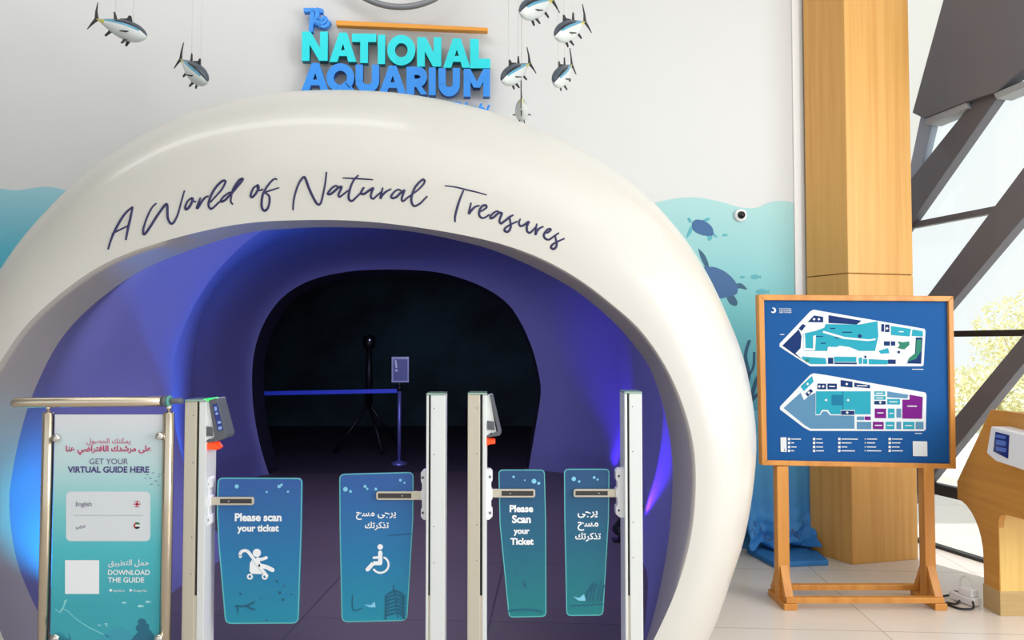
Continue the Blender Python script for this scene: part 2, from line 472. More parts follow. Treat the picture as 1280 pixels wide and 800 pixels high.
# ------------------------------------------------------------------ arch shell
arch = thing('entrance_arch', (-.72, 3.3, 0), 'huge rounded ivory dome arch forming the aquarium entrance, with navy handwritten slogan', 'arch')
prof = []
K = 22
for i in range(K + 1):
    t = i / K; a = t * PI / 2; e = .9
    rad = math.sin(a) ** e; dep = (1 - math.cos(a))
    rg = [Vector((p.x + (q.x - p.x) * rad, p.y + (q.y - p.y) * dep, p.z + (q.z - p.z) * rad)) for p, q in zip(rF, rO)]
    rg[0].z = rg[-1].z = 0
    prof.append(rg)
for i in range(1, 7):
    t = i / 6; prof.append([p.lerp(q, t) for p, q in zip(rO, rB)])
b = MB(); b.loft(prof)
shell = b.build('shell', M_dome, arch)
# reveal with a small rounded nose at the front edge
nose = []
cF = Vector((-.72, 0, .9))
for i in range(6):
    a = PI / 2 * i / 5; k = .018
    rg = []
    for p, q in zip(rF, rR):
        d = (q - p); d.y = 0; d = d.normalized() if d.length > 1e-6 else Vector((0, 0, 0))
        rg.append(p + d * (k * math.sin(a)) + Vector((0, k * (1 - math.cos(a)), 0)))
    rg[0].z = rg[-1].z = 0
    nose.append(rg)
b = MB(); b.loft(nose + [[p.lerp(q, t / 6) for p, q in zip(nose[-1], rR)] for t in range(1, 7)])
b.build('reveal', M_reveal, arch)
bv = BVHTree.FromPolygons([Vector(v) for v in MB().loft(prof).v], MB().loft(prof).f)


def on_dome(px, py):
    h = bv.ray_cast(CAMP, ray(px, py).normalized()); return (h[0], h[1]) if h[0] else None


def c1(s, ox, oy): return lambda pts: [(ox + x * s, oy + y * s) for x, y in pts]


k1, k2, k3, k4, k5, k6 = c1(.13757, 120, 210), c1(.11246, 230, 210), c1(.08749, 355, 205), c1(.08203, 440, 210), c1(.1, 545, 220), c1(.08748, 620, 250)
WORDS = [
    [k1([(110, 740), (150, 620), (210, 500), (270, 410), (335, 352)]), k1([(335, 352), (315, 450), (290, 560), (272, 655)]), k1([(145, 598), (220, 560), (305, 518)])],
    [k1([(550, 320), (510, 360), (465, 450), (435, 540), (430, 590), (445, 600), (490, 540), (560, 430), (630, 335), (648, 340), (650, 400), (655, 460), (680, 505), (710, 490), (745, 420), (770, 330), (805, 205)]),
     k2([(95, 335), (60, 350), (30, 390), (15, 440), (25, 460), (55, 440), (85, 390), (100, 345), (85, 335), (100, 365), (135, 375)]),
     k2([(185, 330), (165, 380), (145, 445), (165, 430), (200, 370), (240, 325), (275, 312)]),
     k2([(290, 385), (350, 320), (420, 240), (460, 165), (455, 140), (420, 150), (360, 210), (310, 290), (280, 370), (275, 420), (300, 455), (340, 430), (385, 385), (430, 360)]),
     k2([(540, 270), (500, 275), (440, 320), (410, 360), (420, 375), (460, 355), (510, 300), (545, 265), (590, 210), (640, 150), (655, 120), (620, 130), (580, 180), (545, 240), (525, 320), (522, 375), (545, 405)])],
    [k2([(825, 200), (785, 210), (755, 260), (742, 310), (760, 325), (795, 290), (825, 240), (830, 205), (815, 190), (825, 235), (845, 248), (880, 235)]),
     k2([(1035, 130), (1010, 120), (970, 150), (920, 215), (880, 290), (865, 370), (868, 440), (895, 475), (930, 450), (950, 390), (950, 320), (920, 285), (890, 275)]), k2([(900, 270), (960, 250), (1060, 218)])],
    [k3([(130, 660), (135, 560), (155, 450), (195, 320), (245, 225), (290, 185), (320, 240), (360, 350), (410, 460), (460, 550), (495, 580), (530, 550), (560, 430), (590, 280), (608, 115)]),
     k3([(790, 345), (745, 310), (690, 340), (640, 400), (630, 430), (665, 430), (720, 390), (775, 340), (825, 325), (800, 390), (780, 440), (795, 470), (840, 440), (920, 375)]),
     k3([(1065, 160), (1010, 215), (965, 300), (935, 400), (925, 480), (945, 520), (980, 525), (1050, 460), (1110, 400)]), k3([(835, 200), (950, 205), (1143, 215), (1275, 225)]),
     k4([(60, 450), (130, 385), (160, 330), (185, 295), (150, 350), (140, 390), (185, 395), (250, 350), (325, 305), (300, 370), (290, 440), (325, 470), (370, 430), (440, 370)]),
     k4([(470, 300), (450, 380), (435, 465), (460, 420), (520, 360), (600, 320)]),
     k4([(750, 345), (700, 330), (640, 370), (600, 430), (620, 460), (680, 440), (740, 380), (800, 340), (775, 410), (760, 480), (785, 505), (850, 450), (920, 400)]),
     k4([(920, 400), (1000, 340), (1080, 260), (1110, 205), (1085, 175), (1030, 215), (960, 300), (920, 400), (905, 480), (920, 550), (960, 580), (1040, 540), (1100, 480), (1150, 430)])],
    [k5([(110, 122), (250, 140), (380, 172), (520, 205), (635, 238)]), k5([(345, 180), (300, 290), (265, 400), (240, 510), (240, 575)]),
     k5([(440, 335), (425, 400), (412, 470), (440, 435), (490, 385), (545, 370)]),
     k5([(545, 450), (600, 420), (635, 390), (620, 365), (580, 375), (550, 420), (540, 480), (565, 520), (610, 520), (670, 480)]),
     k5([(800, 455), (760, 440), (710, 470), (680, 510), (690, 530), (730, 510), (780, 465), (825, 465), (805, 520), (795, 570), (815, 595), (860, 565), (940, 500)]),
     k6([(75, 330), (140, 290), (200, 240), (250, 215)]), k6([(200, 245), (205, 310), (215, 370), (195, 430), (160, 455), (125, 440), (135, 400), (200, 355), (310, 305)]),
     k6([(350, 270), (330, 320), (345, 370), (385, 365), (470, 310), (445, 370), (445, 440), (480, 470), (530, 430), (570, 385)]),
     k6([(585, 340), (570, 420), (567, 495), (590, 440), (630, 400), (680, 380)]),
     k6([(720, 475), (765, 450), (785, 420), (750, 415), (705, 460), (685, 510), (710, 555), (760, 565), (820, 525), (900, 470)]),
     k6([(850, 510), (855, 560), (870, 620), (860, 670), (825, 700), (790, 680), (805, 640), (870, 600), (980, 550)])]]
THIN = {(4, 0), (3, 3), (0, 2), (2, 2)}
for wi, wd in enumerate(WORDS):
    b = MB()
    for si, st in enumerate(wd):
        pts = [on_dome(p.x, p.y) for p in smooth_line([(x, y, 0) for x, y in st], 5)]
        pts = [p[0] for p in pts if p]
        r0 = .0034 if (wi, si) in THIN else .0047
        n = len(pts); b.tube(pts, [r0 * (.75 + .35 * math.sin(PI * i / (n - 1))) for i in range(n)], 8)
    b.build('slogan_word', M_navy, arch, label='navy handwritten lettering reading %s' % ['A', 'World', 'of', 'Natural', 'Treasures'][wi])

# ------------------------------------------------------------------ wall sign
HX = Vector((1, YAW, 0)).normalized(); HZ = Vector((0, 0, 1))
sign = thing('wall_sign', W(497, 80), 'large three-dimensional NATIONAL AQUARIUM wall sign in cyan and blue letters above the arch', 'sign')
M_cyan = mat('cyan_sign_face', (0, 214, 222), .3); M_cyans = mat('teal_sign_return', (0, 110, 125), .4)
M_blue = mat('blue_sign_face', (40, 140, 232), .3); M_blues = mat('blue_sign_return', (20, 70, 140), .4)
M_orange = mat('amber_sign_bar', (226, 150, 40), .4)


def letter_shapes(ch, T=.27):
    """outlines in a unit-high, unit-wide cell; strokes T thick"""
    def st(x0, z0, x1, z1, t=T):
        d = Vector((x1 - x0, z1 - z0)); nn = Vector((-d.y, d.x)).normalized() * t / 2
        return [(x0 + nn.x, z0 + nn.y), (x1 + nn.x, z1 + nn.y), (x1 - nn.x, z1 - nn.y), (x0 - nn.x, z0 - nn.y)]
    def ring(cx, cz, rx, rz, a0, a1, n=24, t=T):
        out = []
        for i in range(n):
            u, v = a0 + (a1 - a0) * i / n, a0 + (a1 - a0) * (i + 1) / n
            out.append([(cx + rx * math.cos(u), cz + rz * math.sin(u)), (cx + rx * math.cos(v), cz + rz * math.sin(v)), (cx + (rx - t) * math.cos(v), cz + (rz - t) * math.sin(v)), (cx + (rx - t) * math.cos(u), cz + (rz - t) * math.sin(u))])
        return out
    h = T / 2
    if ch == 'I': return [[(0, 0), (0, 1), (1, 1), (1, 0)]]
    if ch == 'N': return [[(0, 0), (0, 1), (T, 1), (T, 0)], [(1 - T, 0), (1 - T, 1), (1, 1), (1, 0)], [(0, 1), (T * 1.1, 1), (1, 0), (1 - T * 1.1, 0)]]
    if ch == 'A': return [[(0, 0), (.5 - h, 1), (.5 + h * .9, 1), (T * 1.05, 0)], [(1, 0), (.5 + h, 1), (.5 - h * .9, 1), (1 - T * 1.05, 0)], [(.25, .2), (.25, .4), (.75, .4), (.75, .2)]]
    if ch == 'T': return [[(0, 1 - T * .9), (0, 1), (1, 1), (1, 1 - T * .9)], [(.5 - h, 0), (.5 - h, 1), (.5 + h, 1), (.5 + h, 0)]]
    if ch == 'L': return [[(0, 0), (0, 1), (T * 1.2, 1), (T * 1.2, 0)], [(0, 0), (0, T * .9), (1, T * .9), (1, 0)]]
    if ch == 'O': return ring(.5, .5, .51, .52, 0, 2 * PI, 36)
    if ch == 'Q': return ring(.5, .5, .51, .52, 0, 2 * PI, 36) + [st(.6, .3, .95, -.03, .24)]
    if ch == 'U': return ring(.5, .42, .5, .44, PI, 2 * PI, 20) + [[(0, .4), (0, 1), (T, 1), (T, .4)], [(1 - T, .4), (1 - T, 1), (1, 1), (1, .4)]]
    if ch == 'R': return [[(0, 0), (0, 1), (T * 1.1, 1), (T * 1.1, 0)], [(.2, 1 - T * .85), (.2, 1), (.56, 1), (.56, 1 - T * .85)], [(.2, .27), (.2, .27 + T * .85), (.56, .27 + T * .85), (.56, .27)], [(.42, .32), (.7, .32), (1, 0), (.68, 0)]] + ring(.56, .635, .42, .365, -PI / 2, PI / 2, 16, T * .9)
    if ch == 'M': return [[(0, 0), (0, 1), (.26, 1), (.26, 0)], [(.74, 0), (.74, 1), (1, 1), (1, 0)], [(0, 1), (.25, 1), (.62, .32), (.38, .32)], [(1, 1), (.75, 1), (.38, .32), (.62, .32)]]


def sign_letter(ch, x0, x1, yt, yb, mf, ms):
    p0 = W(x0, yb, .09); p1 = W(x1, yb, .09); pt = W(x0, yt, .09)
    ax = (p1 - p0); hz = pt.z - p0.z; T = .27
    sx = ax.length
    b = MB()
    Tt = T * hz / sx if ch not in 'I' else T
    shp = letter_shapes(ch, min(.36, Tt * .95))
    for si, s_ in enumerate(shp):
        poly = [p0 + ax * x + HZ * (z * hz) - WALLN * (.0005 * (si % 5 if ch not in 'OQU' else (0 if si < 20 else si % 5))) for x, z in s_]
        b.m = 0; b.face(poly) if Vector((poly[1] - poly[0]).cross(poly[2] - poly[0])).dot(WALLN) < 0 else b.face(list(reversed(poly)))
        b.m = 1; b.prism([q + WALLN * .0012 for q in poly], WALLN * .05)
    return b.build('letter', [mf, ms], sign, label='letter %s in %s' % (ch, 'cyan' if mf is M_cyan else 'blue'))


q = lambda v: 340 + v * .328
for ch, x0, x1, yt in [('N', 113, 212, 120), ('A', 218, 322, 124), ('T', 304, 397, 128), ('I', 403, 431, 132), ('O', 440, 545, 135), ('N', 553, 645, 142), ('A', 652, 756, 146), ('L', 755, 832, 148)]:
    sign_letter(ch, q(x0), q(x1), yt * .328, (yt + 112) * .328, M_cyan, M_cyans)
for ch, x0, x1, yt in [('A', 112, 216, 240), ('Q', 208, 312, 243), ('U', 318, 408, 246), ('A', 408, 511, 250), ('R', 512, 592, 254), ('I', 597, 624, 257), ('U', 634, 716, 259), ('M', 730, 831, 262)]:
    sign_letter(ch, q(x0), q(x1), yt * .328, (yt + 106) * .328, M_blue, M_blues)
b = MB(); c = [W(420, 25, .08), W(610, 34.5, .08), W(610, 39, .08), W(420, 31.5, .08)]; b.prism(c, WALLN * .05); b.build('bar', M_orange, sign, bevel=.004, label='long amber bar')


def ribbon(b, pts, wd, depth):
    """broad-nib stroke on the wall: flat strip of width wd pushed back by depth"""
    pts = smooth_line(pts, 5); L = []; Rr = []
    for i, p in enumerate(pts):
        t = pts[min(i + 1, len(pts) - 1)] - pts[max(i - 1, 0)]; nn = t.cross(WALLN).normalized() * wd / 2
        L.append(p + nn); Rr.append(p - nn)
    for i in range(len(pts) - 1): b.prism([L[i], L[i + 1], Rr[i + 1], Rr[i]], WALLN * depth)


kt = c1(.078125, 370, 0)
b = MB()
for st, wd in [([(120, 160), (270, 155), (430, 170)], .025), ([(265, 160), (245, 330), (235, 505)], .026), ([(365, 125), (330, 250), (300, 390)], .026), ([(300, 390), (340, 310), (375, 300), (365, 380), (400, 420)], .02),
               ([(370, 380), (450, 350), (485, 300), (450, 275), (390, 330), (390, 400), (450, 420), (500, 390), (535, 330)], .02)]:
    ribbon(b, [W(x, y, .075) for x, y in kt(st)], wd, .045)
b.build('script_word', M_blue, sign, label='script word The in blue')
b = MB(); put_text(b, 'Abu Dhabi', W(520, 137.5, .08), W(612, 144, .08), .03, .35, 0)
m0 = MB(); front = [Vector(v) for v in b.v]
for f in b.f: m0.prism([front[i] for i in f], WALLN * .03)
m0.build('script_word', M_blue, sign, label='blue script word half hidden behind the arch')
# ring above the sign
ring_c = W(498, -80, .12)
rg = thing('ring_emblem', ring_c, 'grey metal ring on the white wall above the sign, cut by the top edge', 'ring')
b = MB(); R0 = .47
b.tube([ring_c + HX * (R0 * math.cos(a * PI / 36)) + HZ * (R0 * math.sin(a * PI / 36)) for a in range(73)], .02, 10, cap=False)
b.build('ring', mat('grey_ring', (128, 130, 134), .4, .4), rg)
b = MB()
for a in (.3, 2.8, 1.57): MB().tube([ring_c + HX * (R0 * math.cos(a)) + HZ * (R0 * math.sin(a)), ring_c + HX * (R0 * math.cos(a)) + HZ * (R0 * math.sin(a)) + WALLN * .12], .008).build('standoff', M_grey, rg)

# ------------------------------------------------------------------ mural on the rear wall
M_mur = grad('mural_print', [(0, (48, 118, 168)), (.3, (64, 150, 180)), (.65, (104, 180, 186)), (1, (158, 198, 196))], .1, 2.42, .55)
M_mur2 = mat('mural_navy', (38, 88, 138), .55); M_mur3 = mat('mural_teal', (74, 160, 172), .55); M_mur4 = mat('mural_deep', (28, 80, 112), .55)


def mural(name, px_top, px_bottom_right, label, thick=.004):
    pass


top = smooth_line([(p[0], p[1], 0) for p in [(780, 262), (820, 253), (850, 247.5), (872, 247), (900, 252), (925, 259), (945, 260), (962, 253), (978, 251), (990, 253), (991.5, 254)]], 5)
pts = [W(p.x, p.y, .004) for p in top]
xr = pts[-1].x; xl = pts[0].x
poly = [Vector((xl, wall_y(xl, .004), .0))] + pts + [Vector((2.0, wall_y(2.0, .004), pts[-1].z - .9)), Vector((2.05, wall_y(2.05, .004), .0))]
edge = [Vector((p.x, wall_y(p.x, .004), max(p.z, .02))) for p in ring_scale(rO, .975, 4.73)]
pts = [p for p in pts if p.x > max(e.x for e in edge if abs(e.z - p.z) < .12 or e.z > 2) - .25 or p.x > 1.3]
edr = [e for e in edge if e.x > 0 and e.z < pts[0].z - .03]
poly = list(reversed(edr)) + pts + [Vector((xr, wall_y(xr, .004), 1.0)), Vector((2.07, wall_y(2.07, .004), 1.0)), Vector((2.07, wall_y(2.07, .004), .02))]
mr = MB().prism(poly, WALLN * .003).build('wall_mural', M_mur)
tag(mr, 'teal underwater wall mural with turtles to the right of the arch', 'mural')
km = c1(.325, 800, 220)


def blob(b, pts, off=.006, sm=True):
    pp = [Vector((x, y, 0)) for x, y in pts]
    if sm: pp = smooth_line(pp + [pp[0]], 4)[:-1]
    b.prism([W(p.x, p.y, off) for p in pp], WALLN * .001); return b


def flipper(b, pts, off=.0055): return blob(b, pts, off)


b = blob(MB(), km([(200, 180), (215, 168), (245, 172), (272, 190), (282, 210), (280, 228), (255, 230), (225, 222), (203, 205)])); t1 = b.build('turtle', M_mur2, mr)
b = MB(); blob(b, km([(198, 190), (188, 205), (178, 235), (185, 235), (200, 212)]), .0055); blob(b, km([(200, 175), (190, 160), (182, 165), (192, 180)]), .0055); blob(b, km([(235, 172), (262, 160), (268, 167), (250, 178)]), .0055)
blob(b, km([(258, 225), (262, 248), (275, 245), (276, 228)]), .0055); blob(b, km([(278, 215), (290, 225), (298, 236), (284, 232)]), .0055); b.build('flipper', M_mur3, t1)
b = blob(MB(), km([(235, 350), (285, 350), (330, 370), (362, 400), (376, 430), (370, 455), (335, 465), (300, 470), (255, 440)])); t2 = b.build('turtle', M_mur2, mr)
b = MB(); blob(b, km([(224, 278), (232, 310), (252, 350), (265, 345), (250, 305)]), .0055); blob(b, km([(365, 415), (390, 413), (412, 436), (385, 432), (368, 432)]), .0055); blob(b, km([(330, 460), (345, 490), (368, 500), (375, 485), (358, 458)]), .0055)
b.build('flipper', M_mur4, t2)
b = MB()
for cx, cy, rx, ry in [(325, 227, 8, 5), (392, 389, 9, 5), (442, 388, 16, 9), (467, 445, 20, 11)]:
    blob(b, km([(cx + rx * math.cos(a * PI / 6), cy + ry * math.sin(a * PI / 6)) for a in range(12)])); blob(b, km([(cx + rx * .7, cy), (cx + rx * 1.5, cy - ry * .7), (cx + rx * 1.5, cy + ry * .7)]), sm=False)
b.build('small_fish', M_mur3, mr)
b = MB()
for st, wd in [([(930, 505), (936, 470), (932, 445), (937, 425)], 4), ([(936, 470), (942, 458), (943, 440)], 3), ([(934, 480), (927, 466), (926, 452)], 3), ([(938, 500), (944, 480), (948, 470)], 5), ([(925, 520), (940, 500), (950, 490)], 6)]:
    sp = smooth_line([(x, y, 0) for x, y in st], 4)
    for i in range(len(sp) - 1): b.prism([W(sp[i].x - wd / 2, sp[i].y, .006), W(sp[i + 1].x - wd / 2, sp[i + 1].y, .006), W(sp[i + 1].x + wd / 2, sp[i + 1].y, .006), W(sp[i].x + wd / 2, sp[i].y, .006)], WALLN * .001)
b.build('kelp', M_mur4, mr)
M_murl = grad('mural_print_left', [(0, (54, 158, 190)), (.6, (82, 176, 198)), (1, (164, 204, 214))], 1.2, 2.5, .55)
top = smooth_line([(p[0], p[1], 0) for p in [(-330, 250), (-200, 232), (-90, 246), (-10, 236), (20, 238), (48, 234), (66, 234), (82, 238), (110, 246), (150, 250)]], 5)
pts = [W(p.x, p.y, .004) for p in top]
edl = [e for e in edge if e.x < -1.2 and e.z < 2.2]
pts = [p for p in pts if p.x < -2.15]
poly = [Vector((pts[0].x, wall_y(pts[0].x, .004), .02))] + pts + list(reversed(edl))
ml = MB().prism(poly, WALLN * .003).build('wall_mural', M_murl)
tag(ml, 'blue wave-topped wall mural on the left edge beyond the arch', 'mural')
# white corner trim at the right end of the rear wall
b = MB(); x0 = W(991.5, 200).x; x1 = W(1004, 200).x
a, c = Vector((x0, wall_y(x0), 0)), Vector((x1, wall_y(x1), 0))
b.prism([a - WALLN * .012 + HZ * 1.0, c - WALLN * .012 + HZ * 1.0, c - WALLN * .012 + HZ * 5, a - WALLN * .012 + HZ * 5], WALLN * .012)
struct(b.build('trim_2', mat('white_trim', (238, 238, 236), .5)), 'white corner trim beside the wooden column')
# camera dome on the mural
cp = W(925, 269.5, .004); sc = thing('security_camera', cp, 'small white and black dome camera fixed to the wall mural', 'camera')
MB().lathe([(0, .022), (.038, .022), (.043, .014), (.043, 0)], cp, -WALLN).build('housing', M_whitep, sc)
MB().lathe([(.027, .02), (.026, .03), (.02, .042), (.01, .048), (0, .05)], cp, -WALLN).build('lens_dome', mat('black_gloss', (12, 12, 14), .08), sc)

# ------------------------------------------------------------------ cloth and mat below the mural
cloth_mat = grad('seabed_cloth_print', [(0, (44, 122, 196)), (.35, (60, 140, 205)), (1, (92, 172, 208))], .0, .9, .6)
b = MB(); nx, nz = 44, 44
x0, x1 = 1.56, 2.03
rows = []
for j in range(nz + 1):
    v = j / nz; row = []
    for i in range(nx + 1):
        u = i / nx; x = x0 + (x1 - x0) * u
        z = .95 - .90 * v
        crum = max(0, (v - .72) / .28)
        y = wall_y(x, .022) - .012 * (1 + math.sin(u * 19)) * (.3 + v) - crum * (.09 + .05 * math.sin(u * 11 + v * 9)) - crum * .028 * math.sin(v * 70 + 3 * math.sin(u * 7))
        z += crum * .018 * math.sin(u * 16 + v * 30)
        row.append(Vector((x, y, max(z, .05))))
    rows.append(row)
b.loft(rows); cl = b.build('printed_cloth', cloth_mat); cl.modifiers.new('thickness', 'SOLIDIFY').thickness = .003
tag(cl, 'crumpled blue cloth with seabed print hanging down below the mural', 'cloth')
b = MB()
cbv = BVHTree.FromPolygons([v for r in rows for v in r], MB().loft(rows).f)
for cx, cy, r in [(958, 672, 3), (962, 676, 2.5), (989, 664, 3.5), (992, 668, 4), (998, 671, 2.5), (944, 655, 3), (950, 662, 2.5), (1006, 655, 5), (940, 665, 3)]:
    for k in range(6):
        p = cbv.ray_cast(CAMP, ray(cx + random.uniform(-r, r), cy + random.uniform(-r, r)).normalized())
        if p[0]:
            nn = p[1] if p[1].y < 0 else -p[1]; u = nn.orthogonal().normalized(); c = p[0] + nn * .004
            b.prism(disc(c, .004 + random.random() * .004, u, nn.cross(u), 7), -nn * .002)
b.build('coral_print', mat('coral_print', (58, 84, 140), .6), cl)
mt = MB(); zt = .035
A, B_, C_, D_ = PL(967, 703, (0, 0, zt), (0, 0, 1)), PL(1036, 700, (0, 0, zt), (0, 0, 1)), Vector((2.03, 4.84, zt)), PL(929, 681, (0, 0, zt), (0, 0, 1))
D_.y = min(D_.y, wall_y(D_.x, .03)); C_ = Vector((B_.x - .02, B_.y + .05, zt)); 
B_.x = min(B_.x, 2.02); C_ = Vector((2.02, 4.80, zt))
mt.prism([A, B_, C_, Vector((1.98, wall_y(1.98, .03), zt)), D_], (0, 0, -zt)); mo = mt.build('floor_mat', mat('blue_mat', (44, 120, 186), .7, noise=.15, nscale=(20, 20, 20)), bevel=.008)
tag(mo, 'blue foam floor mat lying under the seabed cloth', 'mat')

# ------------------------------------------------------------------ column
cA, cB, cC = FL(1066, 706), FL(1013, 690), FL(1148, 699); cD = cB + cC - cA
colm = thing('wooden_column', (2.3, 4.75, 0), 'tall oak-clad square column behind the map board', 'column')
zs = 1.852
for za, zb, nm in ((0, zs, 'lower_cladding'), (zs + .006, 5.0, 'upper_cladding')):
    MB().prism([cA + HZ * za, cB + HZ * za, cD + HZ * za, cC + HZ * za], (0, 0, zb - za)).build(nm, M_wood, colm, bevel=.004)
cen = (cA + cB + cC + cD) / 4
MB().prism([cen + (p - cen) * .97 + HZ * (zs - .01) for p in (cA, cB, cD, cC)], (0, 0, .03)).build('shadow_gap', mat('gap_wood', (120, 84, 40), .7), colm)

# ------------------------------------------------------------------ glazed side with slanted steel
win = bpy.data.objects.new('window_1', None); COL.objects.link(win); win.location = GC; WORG['window_1'] = GC.copy(); struct(win, 'glazed side with slanted dark steel members and bright daylight')


def gprism(name, px, t, m, off=0.0, bevel=.004):
    return MB().prism([G(x, y) + GN * off for x, y in px], -GN * t).build(name, m, win, bevel=bevel)


def gz(Y, z): return Vector((GC.x + .31 * (GC.y - Y), Y, z))


gprism('node_plate', [(1204, -25), (1390, -140), (1345, 50), (1262, 118), (1224, 130), (1172, 150), (1157, 143)], .10, M_dark, -.02)
gprism('plate_edge', [(1172, 150), (1223, 130), (1226, 137), (1174, 158)], .13, M_darklight, 0.02)
gprism('plate_edge', [(1258, 119), (1345, 84), (1345, 92), (1262, 126)], .13, M_darklight, 0.02)
gprism('steel_member', [(1228, 128), (1264, 116), (1141, 290), (1112, 330), (1095, 300), (1140, 236)], .08, M_dark)
gprism('steel_member', [(1400, 66), (1400, 150), (1280, 286), (1195, 386), (1130, 462), (1105, 455), (1172, 368), (1280, 226)], .08, M_dark)
gprism('steel_member', [(1400, 285), (1400, 330), (1280, 468), (1168, 606), (1130, 650), (1118, 625), (1160, 575), (1280, 432)], .08, M_dark)
gprism('frame_post', [(1196, 30), (1210, -20), (1224, -20), (1173, 150), (1152, 236), (1139, 262), (1136, 245), (1158, 140)], .06, mat('blue_grey_frame', (132, 142, 156), .5), .015)
for Y0, Y1, z, t in ((5.22, 4.52, 2.25, .042), (5.25, 3.2, 1.468, .04), (5.25, 3.2, .405, .075), (5.25, 3.0, .012, .022)):
    a, c = gz(Y0, z - t / 2), gz(Y1, z - t / 2)
    MB().prism([a, c, c + HZ * t, a + HZ * t], -GN * .05).build('transom', M_black if z < 2 else M_dark, win)
M_opal = bpy.data.materials.new('translucent_white_panel'); M_opal.use_nodes = True; nt = M_opal.node_tree; nt.nodes.remove(nt.nodes['Principled BSDF'])
df = nt.nodes.new('ShaderNodeBsdfDiffuse'); tl = nt.nodes.new('ShaderNodeBsdfTranslucent'); mx = nt.nodes.new('ShaderNodeMixShader'); mx.inputs[0].default_value = .82  # translucency added so outside light brightens the white panel
df.inputs[0].default_value = tl.inputs[0].default_value = (.95, .94, .92, 1)
nt.links.new(df.outputs[0], mx.inputs[1]); nt.links.new(tl.outputs[0], mx.inputs[2]); nt.links.new(mx.outputs[0], nt.nodes['Material Output'].inputs[0])
gprism('white_panel', [(1080, -60), (1206, -40), (1196, 35), (1158, 142), (1136, 245), (1100, 330)], .004, M_opal, .01, 0)
a, c = gz(5.25, .02), gz(2.6, .02)
MB().prism([a, c, c + HZ * 4.9, a + HZ * 4.9], GN * .012).build('pane', M_glass, win)

# ------------------------------------------------------------------ outside
b = MB(); b.prism([gz(5.3, -.03) + GN * .03, gz(1.5, -.03) + GN * .03, Vector((30, -4, -.03)), Vector((40, 40, -.03)), Vector((4.7, 40, -.03))], (0, 0, -.05))
struct(b.build('ground_outside', mat('pale_paving', (232, 230, 224), .8, noise=.08, nscale=(.8, .8, .8))), 'pale sunlit paving beyond the glass')
M_leaf = mat('pale_leaf', (232, 227, 158), .7, noise=.3, nscale=(3, 3, 3), noise2=(236, 232, 190)); M_stem = mat('pale_stem', (190, 176, 140), .8)


def shrub(c, rx, rz, zc, n, label, cat, seed, ls=.06):
    rnd = random.Random(seed); root = thing('garden_shrub', c, label, cat, 'garden plants beyond the glass')
    b = MB(); c = Vector(c)
    for i in range(n):
        while True:
            p = Vector((rnd.uniform(-1, 1), rnd.uniform(-1, 1), rnd.uniform(-1, 1)))
            if .25 < p.length < 1: break
        q = c + Vector((p.x * rx, p.y * rx, zc + p.z * rz)); u = Vector((rnd.gauss(0, 1), rnd.gauss(0, 1), rnd.gauss(0, 1))).normalized(); v = u.orthogonal().normalized(); s = ls * rnd.uniform(.6, 1.3)
        q.z = max(q.z, .02)
        b.add([q - u * s, q + v * s * .45, q + u * s, q - v * s * .45], [(0, 1, 2, 3)])
    b.build('foliage', M_leaf, root)
    b = MB()
    for k in range(6):
        e = c + Vector((rnd.uniform(-.6, .6) * rx, rnd.uniform(-.6, .6) * rx, zc + .2 * rz)); b.tube([c + Vector((0, 0, -.02)), c.lerp(e, .5) + Vector((0, 0, .1)), e], [.03, .02, .008], 6)
    b.build('stem', M_stem, root)


shrub((8.0, 12.2, -.03), .9, .55, .55, 1500, 'low pale yellow hedge plant beyond the glass behind the map board', 'shrub', 1)
shrub((9.6, 13.2, -.03), 1.1, .95, 1.5, 2200, 'tall pale yellow-green bush beyond the glass at mid height', 'shrub', 2)
shrub((8.9, 10.4, -.03), .8, .38, .38, 1300, 'low pale shrub beyond the glass above the kiosk', 'shrub', 3)

# ------------------------------------------------------------------ map board on its stand
YB = 3.95
BD = (0, YB, 0)
stand = thing('map_board_stand', (1.87, YB, 0), 'blue aquarium floor-plan map board in a wooden frame on a two-legged wooden stand', 'map board')


def Q(px, py, Y=YB): return P(px, py, Y)


outer = [Q(946, 368.5), Q(1188, 370.5), Q(1191.5, 585), Q(950.5, 580.5)]
inner = [Q(953, 375.5), Q(1182, 377), Q(1185, 579), Q(957, 574.5)]
for i in range(4):
    j = (i + 1) % 4
    MB().prism([p - Vector((0, .028, 0)) for p in (outer[i], outer[j], inner[j], inner[i])], (0, .055, 0)).build('frame_rail', M_wood2, stand, bevel=.003)
M_map = mat('map_blue', (20, 78, 138), .65, spec=.12)
panel = MB().prism([p - Vector((0, .012, 0)) for p in inner], (0, .03, 0)).build('map_panel', M_map, stand)
kb = c1(.3001, 930, 360)
layer = [0]


def mp(polys, m, name, lift):
    b = MB()
    for p in polys: b.prism([Q(x, y, YB - .012 - lift) for x, y in kb(p)], (0, .0004, 0))
    return b.build(name, m, panel)


def rc(x0, y0, x1, y1): return [(x0, y0), (x1, y0 + (x1 - x0) * .01), (x1, y1 + (x1 - x0) * .01), (x0, y1)]


